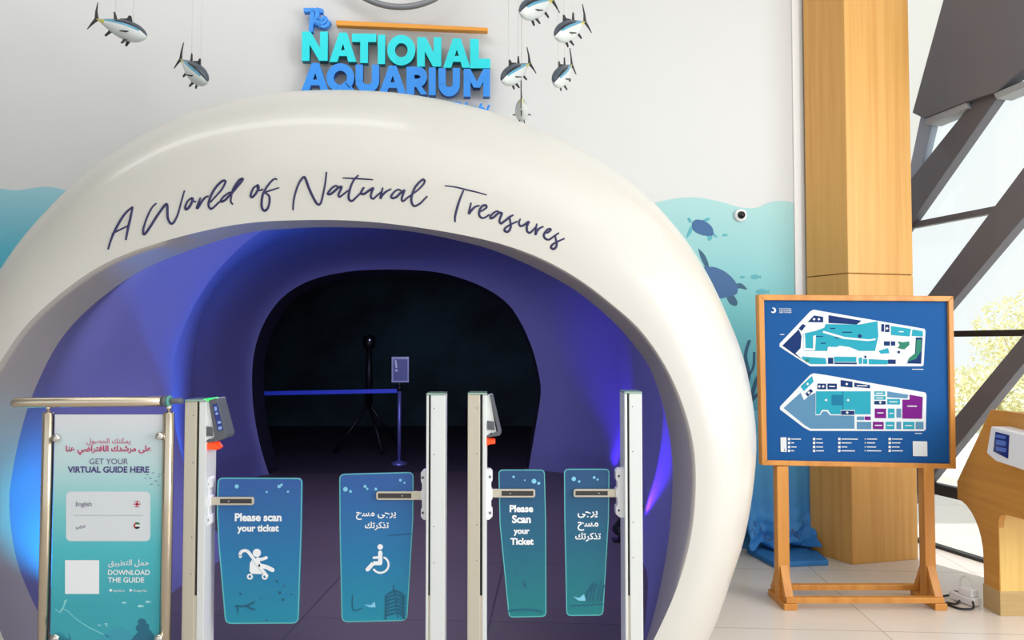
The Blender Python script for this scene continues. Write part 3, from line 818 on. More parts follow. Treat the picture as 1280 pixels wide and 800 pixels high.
M_mw = mat('map_white', (206, 211, 214), .65, spec=.12); M_mt = mat('map_teal', (38, 146, 166), .65, spec=.12); M_mn = mat('map_navy', (18, 46, 98), .65, spec=.12); M_mg = mat('map_grey_blue', (84, 128, 160), .65, spec=.12)
M_mp = mat('map_purple', (108, 22, 120), .65, spec=.12); M_mgr = mat('map_green', (44, 116, 98), .65, spec=.12); M_mt2 = mat('map_teal_dark', (24, 108, 142), .65, spec=.12)
up = [(290, 90), (345, 100), (752, 170), (756, 180), (748, 322), (740, 326), (275, 326), (240, 304), (148, 244), (148, 232), (275, 98)]
lo = [(290, 355), (345, 363), (755, 435), (760, 445), (757, 590), (748, 596), (275, 595), (250, 582), (150, 506), (150, 494), (275, 362)]
upi = [(291, 97), (345, 107), (744, 176), (738, 317), (277, 317), (246, 297), (157, 239), (280, 104)]
loi = [(292, 363), (345, 371), (750, 443), (748, 586), (278, 586), (255, 573), (160, 500), (282, 367)]
mp([up, lo], M_mw, 'floor_plan', .0008)
mp([[(246, 302), (160, 240), (228, 172), (240, 200), (236, 250), (215, 272)], [(352, 113), (490, 136), (470, 152), (352, 146)], [(265, 142), (292, 114), (330, 120), (330, 143)], [(228, 168), (244, 150), (258, 156), (240, 180)],
    rc(572, 150, 584, 182), rc(588, 152, 606, 184), [(716, 206), (744, 206), (738, 316), (676, 314), (712, 280)], rc(583, 222, 608, 240), rc(612, 222, 630, 240), rc(600, 298, 632, 316), rc(350, 290, 372, 316), rc(376, 310, 470, 317)], M_mn, 'plan_rooms', .0016)
mp([[(340, 150), (480, 152), (556, 138), (560, 200), (546, 262), (480, 262), (440, 246), (400, 240), (345, 262), (300, 262), (252, 262), (246, 190), (300, 178), (335, 165)], [(612, 158), (696, 170), (690, 202), (612, 196)], [(702, 172), (745, 180), (745, 202), (698, 200)],
    [(240, 285), (340, 292), (344, 317), (277, 317), (245, 298)], rc(375, 286, 468, 308), rc(478, 290, 492, 316), rc(496, 296, 514, 316), [(520, 296), (600, 300), (598, 318), (520, 318)], [(560, 262), (600, 250), (606, 272), (570, 274)]], M_mt, 'plan_water', .0016)
mp([[(330, 178), (420, 204), (520, 214), (548, 210), (548, 217), (515, 221), (415, 212), (328, 186)], [(345, 268), (350, 245), (400, 246), (440, 250), (470, 272), (420, 280), (360, 276)], [(248, 190), (254, 190), (256, 250), (288, 252), (288, 200), (300, 196), (296, 260), (250, 260)]], M_mw, 'plan_path', .0024)
mp([[(640, 222), (662, 226), (688, 222), (690, 236), (668, 256), (640, 250), (650, 238)], [(690, 290), (716, 270), (718, 215), (740, 214), (738, 262), (716, 296), (680, 306)], [(255, 298), (268, 294), (272, 308), (258, 310)]], M_mgr, 'plan_planting', .0026)
mp([[(474, 200), (482, 190), (492, 200), (482, 211)], rc(360, 166, 380, 170), rc(410, 182, 450, 186), rc(300, 200, 330, 203), rc(320, 228, 340, 232), rc(380, 205, 396, 209), rc(640, 262, 650, 272), rc(502, 282, 510, 292), rc(590, 228, 598, 234)], M_mn, 'plan_marks', .003)
mp([[(165, 500), (236, 436), (250, 468), (270, 450), (298, 436), (298, 530), (318, 530), (328, 514), (345, 514), (358, 530), (460, 532), (460, 586), (278, 586), (255, 573)], rc(470, 535, 500, 550), rc(470, 557, 530, 588), [(597, 430), (685, 445), (680, 460), (597, 455)], rc(635, 502, 655, 540), rc(635, 557, 655, 588), rc(715, 557, 748, 588)], M_mg, 'plan_rooms', .0016)
mp([[(300, 430), (528, 430), (528, 526), (462, 526), (462, 508), (403, 508), (403, 526), (362, 526), (350, 508), (324, 508), (316, 526), (300, 526)], [(235, 410), (284, 366), (290, 390), (250, 430)], rc(543, 430, 588, 445), rc(543, 450, 590, 465), rc(597, 462, 650, 485), rc(600, 502, 627, 542), rc(590, 557, 627, 588), rc(663, 557, 710, 588)], M_mt, 'plan_water', .0016)
mp([rc(365, 445, 410, 488), rc(410, 430, 414, 508)], M_mt2, 'plan_water', .0022)
mp([[(256, 440), (278, 420), (288, 430), (266, 452)], rc(306, 398, 342, 422), rc(348, 398, 387, 422), [(403, 383), (452, 390), (452, 415), (403, 410)], [(460, 394), (525, 404), (525, 418), (460, 412)], rc(543, 470, 590, 485), rc(405, 511, 460, 528)], M_mn, 'plan_rooms', .0022)
mp([rc(545, 502, 592, 542), rc(537, 557, 582, 588), rc(503, 535, 528, 550), [(690, 444), (745, 454), (742, 545), (660, 544), (660, 465), (690, 465)]], M_mp, 'plan_rooms', .0022)
dots = []
for cx, cy in [(342, 467), (434, 467), (428, 400), (430, 519), (314, 410), (330, 410), (265, 400), (568, 477), (292, 130), (312, 130), (596, 168), (270, 436)]:
    dots.append([(cx - 6, cy), (cx, cy - 6), (cx + 6, cy), (cx, cy + 6)])
for cx, cy, L in [(367, 410, 24), (492, 407, 44), (565, 438, 30), (565, 458, 30), (622, 474, 34), (568, 520, 26), (560, 572, 30), (700, 492, 40), (686, 573, 30), (608, 572, 24), (614, 522, 16), (655, 182, 20)]:
    dots.append(rc(cx - L / 2, cy - 2, cx + L / 2, cy + 2))
rws = [629, 645, 662, 678]
for x, ls in [(188, [40, 12, 22, 12]), (292, [24, 28, 28, 32]), (397, [68, 42, 24, 56]), (607, [44, 36, 32, 46])]:
    for y, L in zip(rws, ls): dots.append(rc(x - 5, y - 5, x + 5, y + 5)); dots.append(rc(x + 9, y - 2, x + 9 + L, y + 2))
for y, L in zip(rws, [42, 34, 38, 60]): dots.append(rc(503, y - 3, 506, y + 3)); dots.append(rc(512, y - 2, 512 + L, y + 2))
dots += [rc(700, 337, 748, 340), rc(712, 604, 742, 607), rc(150, 192, 168, 195)]
dots.append([(703, 638), (763, 639), (764, 701), (704, 700)]); dots.append([(152, 622), (177, 622), (178, 683), (153, 682)])
mp(dots, M_mw, 'legend_marks', .003)
# emblem and small name
b = MB(); yy = YB - .0152
cc = Q(*kb([(122, 93)])[0], yy); X_, Z_ = Vector((1, 0, 0)), Vector((0, 0, 1)); rr = .0155
for i in range(22):
    a0 = -2.6 + 4.6 * i / 22; a1 = -2.6 + 4.6 * (i + 1) / 22
    w0 = .35 + .35 * math.sin(PI * i / 22); w1 = .35 + .35 * math.sin(PI * (i + 1) / 22)
    b.prism([cc + X_ * rr * math.cos(a0) + Z_ * rr * math.sin(a0), cc + X_ * rr * math.cos(a1) + Z_ * rr * math.sin(a1), cc + X_ * rr * (1 - w1) * math.cos(a1) + Z_ * rr * (1 - w1) * math.sin(a1), cc + X_ * rr * (1 - w0) * math.cos(a0) + Z_ * rr * (1 - w0) * math.sin(a0)], (0, .0004, 0))
for tx_, y in (('THE NATIONAL', 89), ('AQUARIUM', 97), ('ABU DHABI', 104)):
    p = kb([(145, y), (197, y)]); put_text(b, tx_, Q(*p[0], yy), Q(*p[1], yy), .02, ysc=1.0 if 'THE' in tx_ else .7)
b.build('emblem', M_mw, panel, label='white crescent emblem with small name')
b = MB(); vs, fs = text_geo('KEY', .03); h = max(v.x for v in vs); s_ = .0158 / h * .98
c0 = Q(*kb([(171, 680)])[0], YB - .0156)
b.add([c0 + Z_ * (v.x * s_) + X_ * (-v.y * s_ * .9) for v in vs], fs); b.build('key_heading', M_mn, panel)
# legs, feet, bars
zb = Q(1070, 583).z
LX0, LX1 = Q(969.5, 650).x, Q(984, 650).x; RX0, RX1 = Q(1152, 650).x, Q(1165, 650).x
for x0, x1 in ((LX0, LX1), (RX0, RX1)):
    MB().box((x0, YB - .03, .0), (x1, YB + .03, zb + .005)).build('leg', M_wood2, stand, bevel=.003)
    xm = (x0 + x1) / 2; hw = .022
    MB().box((x0 - .004, 3.83, 0), (x1 + .004, 4.07, .035)).build('foot', M_wood2, stand, bevel=.003)
    for sg in (-1, 1):
        yo = YB + sg * .115
        MB().prism([Vector((xm - hw, yo, .036)), Vector((xm - hw, YB + sg * .075, .036)), Vector((xm - hw, YB + sg * .031, .17)), Vector((xm - hw, YB + sg * .031, .21))], (2 * hw, 0, 0)).build('brace', M_wood2, stand, bevel=.002)
for y in (3.85, 4.05): MB().box((LX0 + .01, y - .018, .036), (RX1 - .01, y + .018, .066)).build('cross_bar', M_wood2, stand, bevel=.003)

# ------------------------------------------------------------------ kiosk
kio = thing('information_kiosk', (2.7, 3.8, 0), 'curved wooden information kiosk with narrow stem at the right edge', 'kiosk')
KX0 = (FL(1220, 755).x + FL(1246, 765).x) / 2


def kyz(px, py):                       # point on the kiosk's left side plane
    d = ray(px, py); t = KX0 / d.x; return (d.y * t, EYE + d.z * t)


prof = [(3.76, .0), (3.885, .0), (3.885, .26)]
for i in range(1, 9):
    a = i / 8; prof.append((3.885 + .215 * (1 - math.cos(a * PI / 2)), .26 + .265 * math.sin(a * PI / 2)))
prof += [(4.10, .625), (3.80, 1.055), (3.25, 1.06), (3.25, .60), (3.30, .55)]
prof += [(3.70, .53), (3.745, .515), (3.757, .48), (3.76, .42)]
MB().prism([Vector((KX0, y, z)) for y, z in prof], (.03, 0, 0)).build('side_panel', M_wood3, kio, bevel=.002)
MB().prism([Vector((KX0 + .58, y, z)) for y, z in prof], (.03, 0, 0)).build('side_panel', M_wood3, kio, bevel=.002)
MB().box((KX0 + .004, 3.7585, .0), (KX0 + .579, 3.875, .58)).build('stem', M_wood4, kio)
up_ = [(3.31, .56), (3.60, .545), (4.02, .54), (4.09, .62), (3.79, 1.045), (3.26, 1.05), (3.26, .6)]
MB().prism([Vector((KX0 + .031, y, z)) for y, z in up_], (.548, 0, 0)).build('desk_body', M_wood3, kio)
MB().box((KX0 - .003, 3.754, 0), (KX0 + .612, 3.89, .125)).build('plinth', mat('plinth_laminate', (190, 160, 108), .4, noise=.12, nscale=(3, 3, 40)), kio, bevel=.002)
# white display box on the side of the kiosk
kd = thing('display_box', (KX0 - .04, 3.55, .85), 'small white display box with a dark blue screen fixed on the kiosk side', 'display')
(ya, za), (yb, zb_) = kyz(1240, 537), kyz(1252, 576)
pl = [(3.69, .845), (3.65, .985), (3.36, .97), (3.36, .80), (3.62, .815)]
MB().prism([Vector((KX0 - .10, y, z)) for y, z in pl], (.099, 0, 0)).build('case', M_whitep, kd, bevel=.006)
scr = [(3.632, .862), (3.612, .962), (3.515, .957), (3.527, .842)]
MB().prism([Vector((KX0 - .103, y, z)) for y, z in scr], (.004, 0, 0)).build('screen', mat('display_blue', (30, 40, 110), .15), kd)
b = MB()
for k, (z0, z1) in enumerate(((.935, .95), (.90, .925), (.87, .89))): b.prism([Vector((KX0 - .1036, y, z)) for y, z in ((3.612, z0), (3.608, z1), (3.535, z1), (3.539, z0))], (.0005, 0, 0))
b.build('screen_marks', mat('display_marks', (84, 110, 190), .3), kd)
# power block and cables
pb = thing('power_block', (2.37, 3.9, 0), 'white multi-socket power block on the floor at the kiosk foot', 'power block')
Mz = Matrix.Translation((2.455, 3.95, 0)) @ Matrix.Rotation(math.radians(-68), 4, 'Z')
MB().box((-.07, -.032, .003), (.07, .032, .045), Mz).build('case', M_whitep, pb, bevel=.006)
MB().box((-.02, -.028, .0455), (.06, .028, .085), Mz).build('adapter', M_whitep, pb, bevel=.006)
b = MB()
for x in (-.05, -.03): b.lathe([(0, .001), (.011, .001), (.011, 0)], Mz @ Vector((x, 0, .0455)), seg=12)
b.build('socket', M_grey, pb)
tag(MB().tube(smooth_line([(2.435, 3.96, .012), (2.38, 3.91, .007), (2.345, 3.93, .007), (2.335, 3.90, .007), (2.36, 3.84, .007), (2.42, 3.83, .012), (2.45, 3.875, .03)], 6), .006, 8).build('power_cable', M_black), 'black cable looping on the floor beside the white power block', 'cable')
tag(MB().tube(smooth_line([(2.43, 4.015, .02), (2.40, 4.03, .009), (2.37, 4.03, .007), (2.335, 4.06, .007)], 6), .006, 8).build('power_cable', M_black), 'short black cable trailing behind the white power block', 'cable')
tag(MB().tube(smooth_line([(2.465, 4.0, .05), (2.48, 4.03, .1), (2.5, 4.0, .12), (2.512, 3.93, .04)], 6), .004, 8).build('adapter_lead', M_whitep), 'thin white lead rising from the power block to the kiosk', 'cable')

# ------------------------------------------------------------------ railing and guide panel
YRL = 2.72
rail = thing('railing', P(135, 503, YRL) * 1.0, 'brushed steel railing on two posts at the left holding the guide panel', 'railing')
rail.location = (P(135, 503, YRL).x, YRL, 0); WORG[rail.name] = Vector(rail.location)
a, c = P(22, 503.5, YRL), P(205, 501.5, YRL)
rr = .0195
b = MB(); ax = (c - a).normalized()
b.tube([a - ax * .022, a - ax * .017, a - ax * .006, a, c], [rr * .25, rr * .75, rr * .97, rr, rr], 20); b.build('top_rail', M_steel, rail)
b = MB(); b.tube([P(205, 501.5, YRL), P(228, 501, YRL)], rr * .55, 14); b.tube([P(203, 501.5, YRL), P(209, 501.5, YRL)], rr * 1.06, 20); b.build('coupler', M_grey, rail)
MB().tube([P(209.5, 501.5, YRL), P(213, 501.5, YRL)], rr * 1.08, 20).build('band', mat('teal_tape', (92, 158, 150), .6), rail, label='teal tape wrapped round the rail')
for px in (60.5, 211):
    tp = P(px, 515, YRL); x = tp.x
    b = MB(); b.tube([(x, YRL, 0), (x, YRL, tp.z - .004), (x, YRL, tp.z)], [.0195, .0195, .016], 20); po = b.build('post', M_steel, rail)
    zt = P(px, 503, YRL).z
    b = MB(); b.tube([(x, YRL, tp.z), (x, YRL, zt)], .006, 10); b.lathe([(0, -.011), (.008, -.008), (.011, 0), (.008, .008), (0, .011)], (x, YRL, (tp.z + zt) / 2), seg=14); b.build('connector', M_chrome, po)
    b = MB(); b.lathe([(0, .006), (.05, .006), (.05, 0)], (x, YRL, 0)); b.build('base_flange', M_steel, po)
for px, py in ((71, 547.5), (200, 545), (70, 797), (199, 797)):
    cpt = P(px, py, YRL - .016)
    b = MB(); sx = 1 if px > 100 else -1
    b.tube([cpt + Vector((sx * .03, .014, 0)), cpt + Vector((0, .014, 0))], .006, 10)
    b.lathe([(0, -.010), (.012, -.010), (.0155, -.004), (.0155, .004), (.013, .012), (0, .015)], cpt + Vector((0, -.001, 0)), (0, -1, 0), 20); b.build('clamp', M_chrome, rail)
GP = YRL
M_poster = grad('guide_print', [(0, (58, 168, 182)), (.3, (78, 190, 200)), (.52, (132, 208, 212)), (.72, (190, 222, 224)), (1, (226, 226, 232))], .42, 1.14, .35)
gpn = thing('guide_panel', (P(135, 600, GP).x, GP, .05), 'teal and white virtual guide poster panel with download instructions clamped between the railing posts', 'poster')
zt = P(135, 518, GP).z; xl = P(68, 600, GP).x; xr = P(203, 600, GP).x
sheet = MB().box((xl, GP - .005, .08), (xr, GP + .005, zt)).build('sheet', M_poster, gpn)
MB().box((xl - .006, GP + .0055, .075), (xr + .006, GP + .009, zt + .001)).build('backing', mat('navy_backing', (24, 44, 110), .4), gpn)
kp = c1(.4127, 0, 470)
YP = GP - .0055


def gtext(body, x0, x1, y, m, off=.012, nm='lettering', par=sheet, Y=YP, conv=kp, ysc=1.0):
    (a, b1), (c, d1) = conv([(x0, y), (x1, y)])
    return put_text(MB(), body, P(a, b1, Y), P(c, d1, Y), off, ysc=ysc).build(nm, m, par)


M_pink = mat('magenta_print', (196, 42, 104), .5); M_pink2 = mat('pink_print', (200, 92, 130), .5); M_vio = mat('violet_print', (74, 56, 130), .5); M_gvio = mat('grey_violet_print', (112, 108, 140), .5)
gtext(arabic('يمكنك الحصول'), 262, 396, 204, M_pink2, .008)
gtext(arabic('على مرشدك الافتراضي هنا'), 199, 458, 228, M_pink, .03)
gtext('GET YOUR', 271, 388, 267, M_gvio, .006)
gtext('VIRTUAL GUIDE HERE', 205, 452, 292, M_vio, .028)


def rrect(x0, y0, x1, y1, r, conv, Y, n=5):
    out = []
    for cx, cy, a in ((x1 - r, y0 + r, -90), (x1 - r, y1 - r, 0), (x0 + r, y1 - r, 90), (x0 + r, y0 + r, 180)):
        for i in range(n + 1):
            t = math.radians(a + 90 * i / n); out.append((cx + r * math.cos(t), cy + r * math.sin(t)))
    return [P(x, y, Y) for x, y in conv(out)]


card = MB().prism(rrect(200, 350, 455, 500, 14, kp, YP), (0, .0004, 0)).build('language_card', mat('card_print', (222, 228, 232), .45), gpn)
YC = YP - .0006
MB().prism([P(x, y, YC) for x, y in kp([(222, 421), (433, 421), (433, 423.5), (222, 423.5)])], (0, .0003, 0)).build('divider', mat('card_line', (188, 198, 206), .5), card)
gtext('English', 230, 278, 394, M_gvio, .004, par=card, Y=YC)
gtext(arabic('عربي'), 230, 260, 459, M_gvio, .004, par=card, Y=YC)
b = MB(); kx = lambda x, y: P(*kp([(x, y)])[0], YC - .0004)
fm = [mat('flag_red', (200, 30, 50), .5), mat('flag_white', (240, 240, 242), .5), mat('flag_blue', (36, 40, 110), .5), mat('flag_black', (16, 16, 18), .5), mat('flag_green', (20, 120, 70), .5)]
X_, Z_ = Vector((1, 0, 0)), Vector((0, 0, 1)); R1 = .4127 * 10 / FPX * GP
c = kx(415, 388); b.m = 2; b.prism(disc(c, R1, X_, Z_), (0, .0003, 0))
b.m = 1
for a in (.6, -.6): b.prism([c + Vector((0, -.0002, 0)) + (X_ * math.cos(a) + Z_ * math.sin(a)) * R1 * s + (X_ * -math.sin(a) + Z_ * math.cos(a)) * R1 * t for s, t in ((-.98, -.16), (.98, -.16), (.98, .16), (-.98, .16))], (0, .0002, 0))
for dx, dz in ((.95, .32), (.32, .95)): b.prism([c + Vector((0, -.0003, 0)) + X_ * R1 * s * dx + Z_ * R1 * t * dz for s, t in ((-1, -1), (1, -1), (1, 1), (-1, 1))], (0, .0002, 0))
b.m = 0
for dx, dz in ((.97, .18), (.18, .97)): b.prism([c + Vector((0, -.0006, 0)) + X_ * R1 * s * dx + Z_ * R1 * t * dz for s, t in ((-1, -1), (1, -1), (1, 1), (-1, 1))], (0, .0002, 0))
b.build('flag_icon', fm, card, label='round red, white and blue flag icon')
b = MB(); c = kx(415, 453); b.m = 1; b.prism(disc(c, R1, X_, Z_), (0, .0003, 0))
b.m = 4; b.prism(disc(c + Vector((0, -.0003, 0)), R1, X_, Z_, 10, .34, PI - .34), (0, .0003, 0)); b.m = 3; b.prism(disc(c + Vector((0, -.0003, 0)), R1, X_, Z_, 10, PI + .34, 2 * PI - .34), (0, .0003, 0))
b.m = 0; b.prism(disc(c + Vector((0, -.0006, 0)), R1, X_, Z_, 10, PI - 1.05, PI + 1.05), (0, .0003, 0)); b.build('flag_icon', fm, card, label='round red, green, white and black flag icon')
MB().prism([P(x, y, YP) for x, y in kp([(197, 558), (300, 558), (300, 660), (197, 660)])], (0, .0004, 0)).build('blank_square', M_print_white, sheet, label='plain white square')
gtext(arabic('حمل التطبيق'), 328, 451, 573, M_print_white, .012)
gtext('DOWNLOAD', 327, 454, 602, M_print_white, .02); gtext('THE GUIDE', 327, 437, 625, M_print_white, .02)
gtext('App Store', 342, 378, 653, M_print_white, .004); gtext('Google Play', 404, 446, 653, M_print_white, .004)
b = MB()
b.prism([P(x, y, YP) for x, y in kp([(393, 644), (402, 649), (393, 654)])], (0, .0003, 0)); b.prism(disc(P(*kp([(335, 649)])[0], YP), .005, X_, Z_, 12), (0, .0003, 0)); b.build('store_badge', M_print_white, sheet)


def fishprint(b, cx, cy, s, conv=kp, Y=YP):
    b.prism([P(x, y, Y) for x, y in conv([(cx - s, cy), (cx - s * .4, cy - s * .5), (cx + s * .4, cy - s * .4), (cx + s * .8, cy), (cx + s * .4, cy + s * .4), (cx - s * .4, cy + s * .4)])], (0, .0003, 0))
    b.prism([P(x, y, Y) for x, y in conv([(cx + s * .6, cy), (cx + s * 1.3, cy - s * .5), (cx + s * 1.3, cy + s * .5)])], (0, .0003, 0))


b = MB()
for cx, cy, s in ((375, 687, 6), (424, 697, 8), (447, 684, 7), (300, 755, 4), (320, 751, 4), (323, 757, 3)): fishprint(b, cx, cy, s)
b.build('fish_print', mat('pale_aqua_print', (176, 232, 236), .5), sheet)
b = MB()
for cx, cy, s in ((445, 299, 4), (463, 293, 3), (455, 310, 4), (472, 318, 4), (480, 305, 3), (484, 298, 3), (458, 328, 4), (478, 330, 3), (440, 310, 3)): fishprint(b, cx, cy, s)
b.build('fish_print', mat('slate_print', (110, 150, 172), .5), sheet)
b = MB()
sp = smooth_line([(x, y, 0) for x, y in [(168, 706), (182, 716), (198, 708), (230, 735), (270, 762), (330, 790)]], 5)
for i in range(len(sp) - 1): b.prism([P(x, y, YP) for x, y in kp([(sp[i].x, sp[i].y - 1.5), (sp[i + 1].x, sp[i + 1].y - 1.5), (sp[i + 1].x, sp[i + 1].y + 1.5), (sp[i].x, sp[i].y + 1.5)])], (0, .0003, 0))
b.prism([P(x, y, YP) for x, y in kp([(180, 714), (192, 695), (194, 680), (204, 676), (198, 690), (190, 712)])], (0, .0003, 0))
b.build('fish_outline_print', mat('aqua_line_print', (128, 214, 216), .5), sheet)
MB().prism([P(x, y, YP) for x, y in kp([(290, 802), (320, 780), (345, 765), (362, 758), (380, 770), (405, 785), (420, 802)])], (0, .0003, 0)).build('reef_print', mat('reef_print', (58, 160, 182), .5), sheet)
b = MB(); b.prism([P(x, y, YP - .0004) for x, y in kp([(396, 802), (408, 785), (418, 776), (410, 766), (414, 756), (420, 752), (416, 742), (426, 734), (440, 738), (444, 750), (452, 754), (450, 766), (460, 776), (468, 792), (474, 802)])], (0, .0003, 0))
for k in range(7): b.prism([P(x, y, YP) for x, y in kp([(168 + k * 7, 802), (171 + k * 6, 776 + (k % 3) * 7), (174 + k * 7, 802)])], (0, .0003, 0))
b.build('reef_print', mat('deep_teal_print', (34, 108, 136), .5), sheet)

# ------------------------------------------------------------------ ticket gates
M_panel = grad('gate_print_wide', [(0, (24, 146, 172)), (.45, (28, 124, 178)), (1, (48, 92, 166))], .3, .89, .25, .93)
M_panel2 = grad('gate_print_narrow', [(0, (22, 138, 142)), (.5, (32, 110, 140)), (1, (46, 88, 138))], .3, .89, .25, .80)
M_edge = mat('teal_edge', (92, 184, 184), .4); M_mot = mat('print_dark_teal', (20, 92, 122), .5); M_bub = mat('print_bubble', (130, 204, 232), .5)
M_green = mat('green_status_lamp', (40, 235, 90), .4, emit=1.2); M_red = mat('orange_red_lamp', (255, 72, 24), .4, emit=.55); M_inlay = mat('arm_inlay', (58, 54, 54), .4)
M_glasscap = mat('green_glass_cap', (150, 180, 165), .1)


def quad(x0, y0, x1, y1, Y): return [P(x0, y0, Y), P(x1, y0, Y), P(x1, y1, Y), P(x0, y1, Y)]


def gate(label, xw, xslit, xp, ytop, Y, panel, edge_w, arm, hinge, narrow, texts, extra, reader, D=.10):
    """xw: wide profile, xslit: dark slot, xp: thin plate (image columns); the wing panel opens towards the lane"""
    xs = xw + xslit + xp; xa, xb = P(min(xs), 600, Y).x, P(max(xs), 600, Y).x
    g = thing('ticket_gate', ((xa + xb) / 2, Y, 0), label, 'gate', 'swing-wing ticket gates')
    zt = P(600, ytop, Y).z
    X = lambda px: P(px, 600, Y).x
    MB().box((X(xw[0]), Y, .012), (X(xw[1]), Y + D, zt - .008)).build('post_profile', M_alu if xw[0] < xp[0] else M_aluw, g, bevel=.002)
    z0 = P(600, 745, Y).z
    MB().box((X(xslit[0]), Y + .012, .012), (X(xslit[1]), Y + D - .005, zt - .03)).build('slot', M_black, g)
    MB().box((X(xslit[0]), Y + .003, .012), (X(xslit[1]), Y + .011, z0)).build('slot_cover', M_alu, g)
    MB().box((X(xp[0]), Y + .002, .012), (X(xp[1]), Y + D, zt - .008)).build('lane_plate', M_aluw, g, bevel=.002)
    MB().box((xa, Y - .001, zt - .0075), (xb, Y + D + .001, zt)).build('top_cap', M_glasscap, g, bevel=.001)
    MB().box((xa - .004, Y - .02, 0), (xb + .004, Y + D + .01, .012)).build('base_plate', M_steel, g, bevel=.002)
    b = MB()
    for z in (zt - .06, zt - .24, zt - .52, zt - .66): b.lathe([(0, .0012), (.0022, .001), (.0022, 0)], (X(xw[0] + (xw[1] - xw[0]) * (.25 if xw[0] > xp[0] else .75)), Y, z), (0, -1, 0), 8)
    b.build('screw', M_grey, g)
    # hinge housing with lugs and bolts
    hx0, hx1, hy0, hy1 = hinge; yh = Y + .03; sgn = 1 if hx1 > hx0 else -1
    b = MB(); h1, h2 = hx0, hx1
    oy = [hy0, hy0 + 3, hy0 + 14, hy0 + 16, hy0 + 24, hy0 + 26, hy1 - 26, hy1 - 24, hy1 - 15, hy1 - 13, hy1 - 4, hy1]
    ox = [.65, 1, 1, .8, .8, 1, 1, .8, .8, 1, 1, .5]
    b.prism([P(h1, hy0, yh)] + [P(h1 + (h2 - h1) * f, y, yh) for f, y in zip(ox, oy)] + [P(h1, hy1, yh)], (0, .045, 0)); hg = b.build('hinge', M_whitep, g, bevel=.002)
    for y in (hy0 + 9, hy1 - 9): MB().lathe([(0, .003), (.005, .002), (.005, 0)], P((h1 + h2) / 2 + (h2 - h1) * .15, y, yh), (0, -1, 0), 10).build('bolt', M_grey, hg)
    # wing panel
    yp = Y + .05
    pts = smooth_px(panel)
    pn = MB().prism([P(x, y, yp) for x, y in pts], (0, .008, 0)).build('wing_panel', M_panel2 if narrow else M_panel, g)
    cx = sum(x for x, y in pts) / len(pts); cy = sum(y for x, y in pts) / len(pts)
    b = MB(); n = len(pts); inn = []
    for i in range(n):
        p0, p1, p2 = pts[i - 1], pts[i], pts[(i + 1) % n]; t = Vector((p2[0] - p0[0], p2[1] - p0[1])).normalized(); inn.append((p1[0] - t.y * edge_w, p1[1] + t.x * edge_w))
    for i in range(n):
        j = (i + 1) % n; b.prism([P(*pts[i], yp - .0006), P(*pts[j], yp - .0006), P(*inn[j], yp - .0006), P(*inn[i], yp - .0006)], (0, .0004, 0))
    b.build('edge_line', M_edge, pn)
    b = MB()
    for body, x0, x1, y, off in texts: put_text(b, body, P(x0, y, yp - .0006), P(x1, y, yp - .0006), off, thick=.0004)
    b.build('lettering', M_print_white, pn)
    extra(pn, yp - .001)
    # arm
    ax0, ax1, ay0, ay1 = arm; ya = yp - .012; r = (ay1 - ay0) * .25; s = 1 if ax1 > ax0 else -1
    ap = [(ax0, ay0), (ax1 - s * r, ay0), (ax1 - s * r * .3, ay0 + r * .3), (ax1, ay0 + r), (ax1, ay1 - r), (ax1 - s * r * .3, ay1 - r * .3), (ax1 - s * r, ay1), (ax0, ay1)]
    ar = MB().prism([P(x, y, ya) for x, y in ap], (0, .011, 0)).build('arm', M_alu, g, bevel=.0015)
    L = ax1 - ax0
    MB().prism(quad(ax0 + L * .30, ay0 + 2.2, ax1 - s * 2.4, ay1 - 2.2, ya - .0006), (0, .0005, 0)).build('inlay', M_inlay, ar)
    MB().lathe([(0, .0006), (.0022, .0006), (.0022, 0)], P(ax0 + L * .48, (ay0 + ay1) / 2, ya - .0006), (0, -1, 0), 10).build('mark', M_print_white, ar)
    if reader: reader(g, Y)
    return g


def smooth_px(c):
    """corner list (x, y, r) -> rounded outline"""
    out = []; n = len(c)
    for i in range(n):
        x, y, r = c[i]; p = Vector((x, y)); a = Vector(c[i - 1][:2]); d = Vector(c[(i + 1) % n][:2])
        if r == 0: out.append((x, y)); continue
        u = p + (a - p).normalized() * r; v = p + (d - p).normalized() * r
        for k in range(6):
            t = k / 5; q = u * (1 - t) ** 2 + p * (2 * t * (1 - t)) + v * t * t; out.append((q.x, q.y))
    return out


LEVEL = [0]


def flat(b, pts):
    LEVEL[0] = (LEVEL[0] + 1) % 24; d = Vector((0, -4e-5 * LEVEL[0], 0)); b.prism([p + d for p in pts], (0, .0002, 0))


def bubbles(b, spots, Y):
    for x, y, r in spots: flat(b, disc(P(x, y, Y), r / FPX * Y, X_, Z_, 12))


def line_px(b, pts, wd, Y, sm=True):
    pp = [Vector((x, y, 0)) for x, y in pts]
    if sm: pp = smooth_line(pp, 5)
    for i in range(len(pp) - 1):
        t = (pp[i + 1] - pp[i]); t = t.normalized() if t.length > 1e-6 else Vector((1, 0, 0)); nn = Vector((-t.y, t.x, 0)) * wd / 2
        flat(b, [P(q.x, q.y, Y) for q in (pp[i] + nn, pp[i + 1] + nn, pp[i + 1] - nn, pp[i] - nn)])
    for q in (pp[0], pp[-1]): flat(b, disc(P(q.x, q.y, Y), wd / 2 / FPX * Y, X_, Z_, 10))


kg = c1(.3, 220, 560)


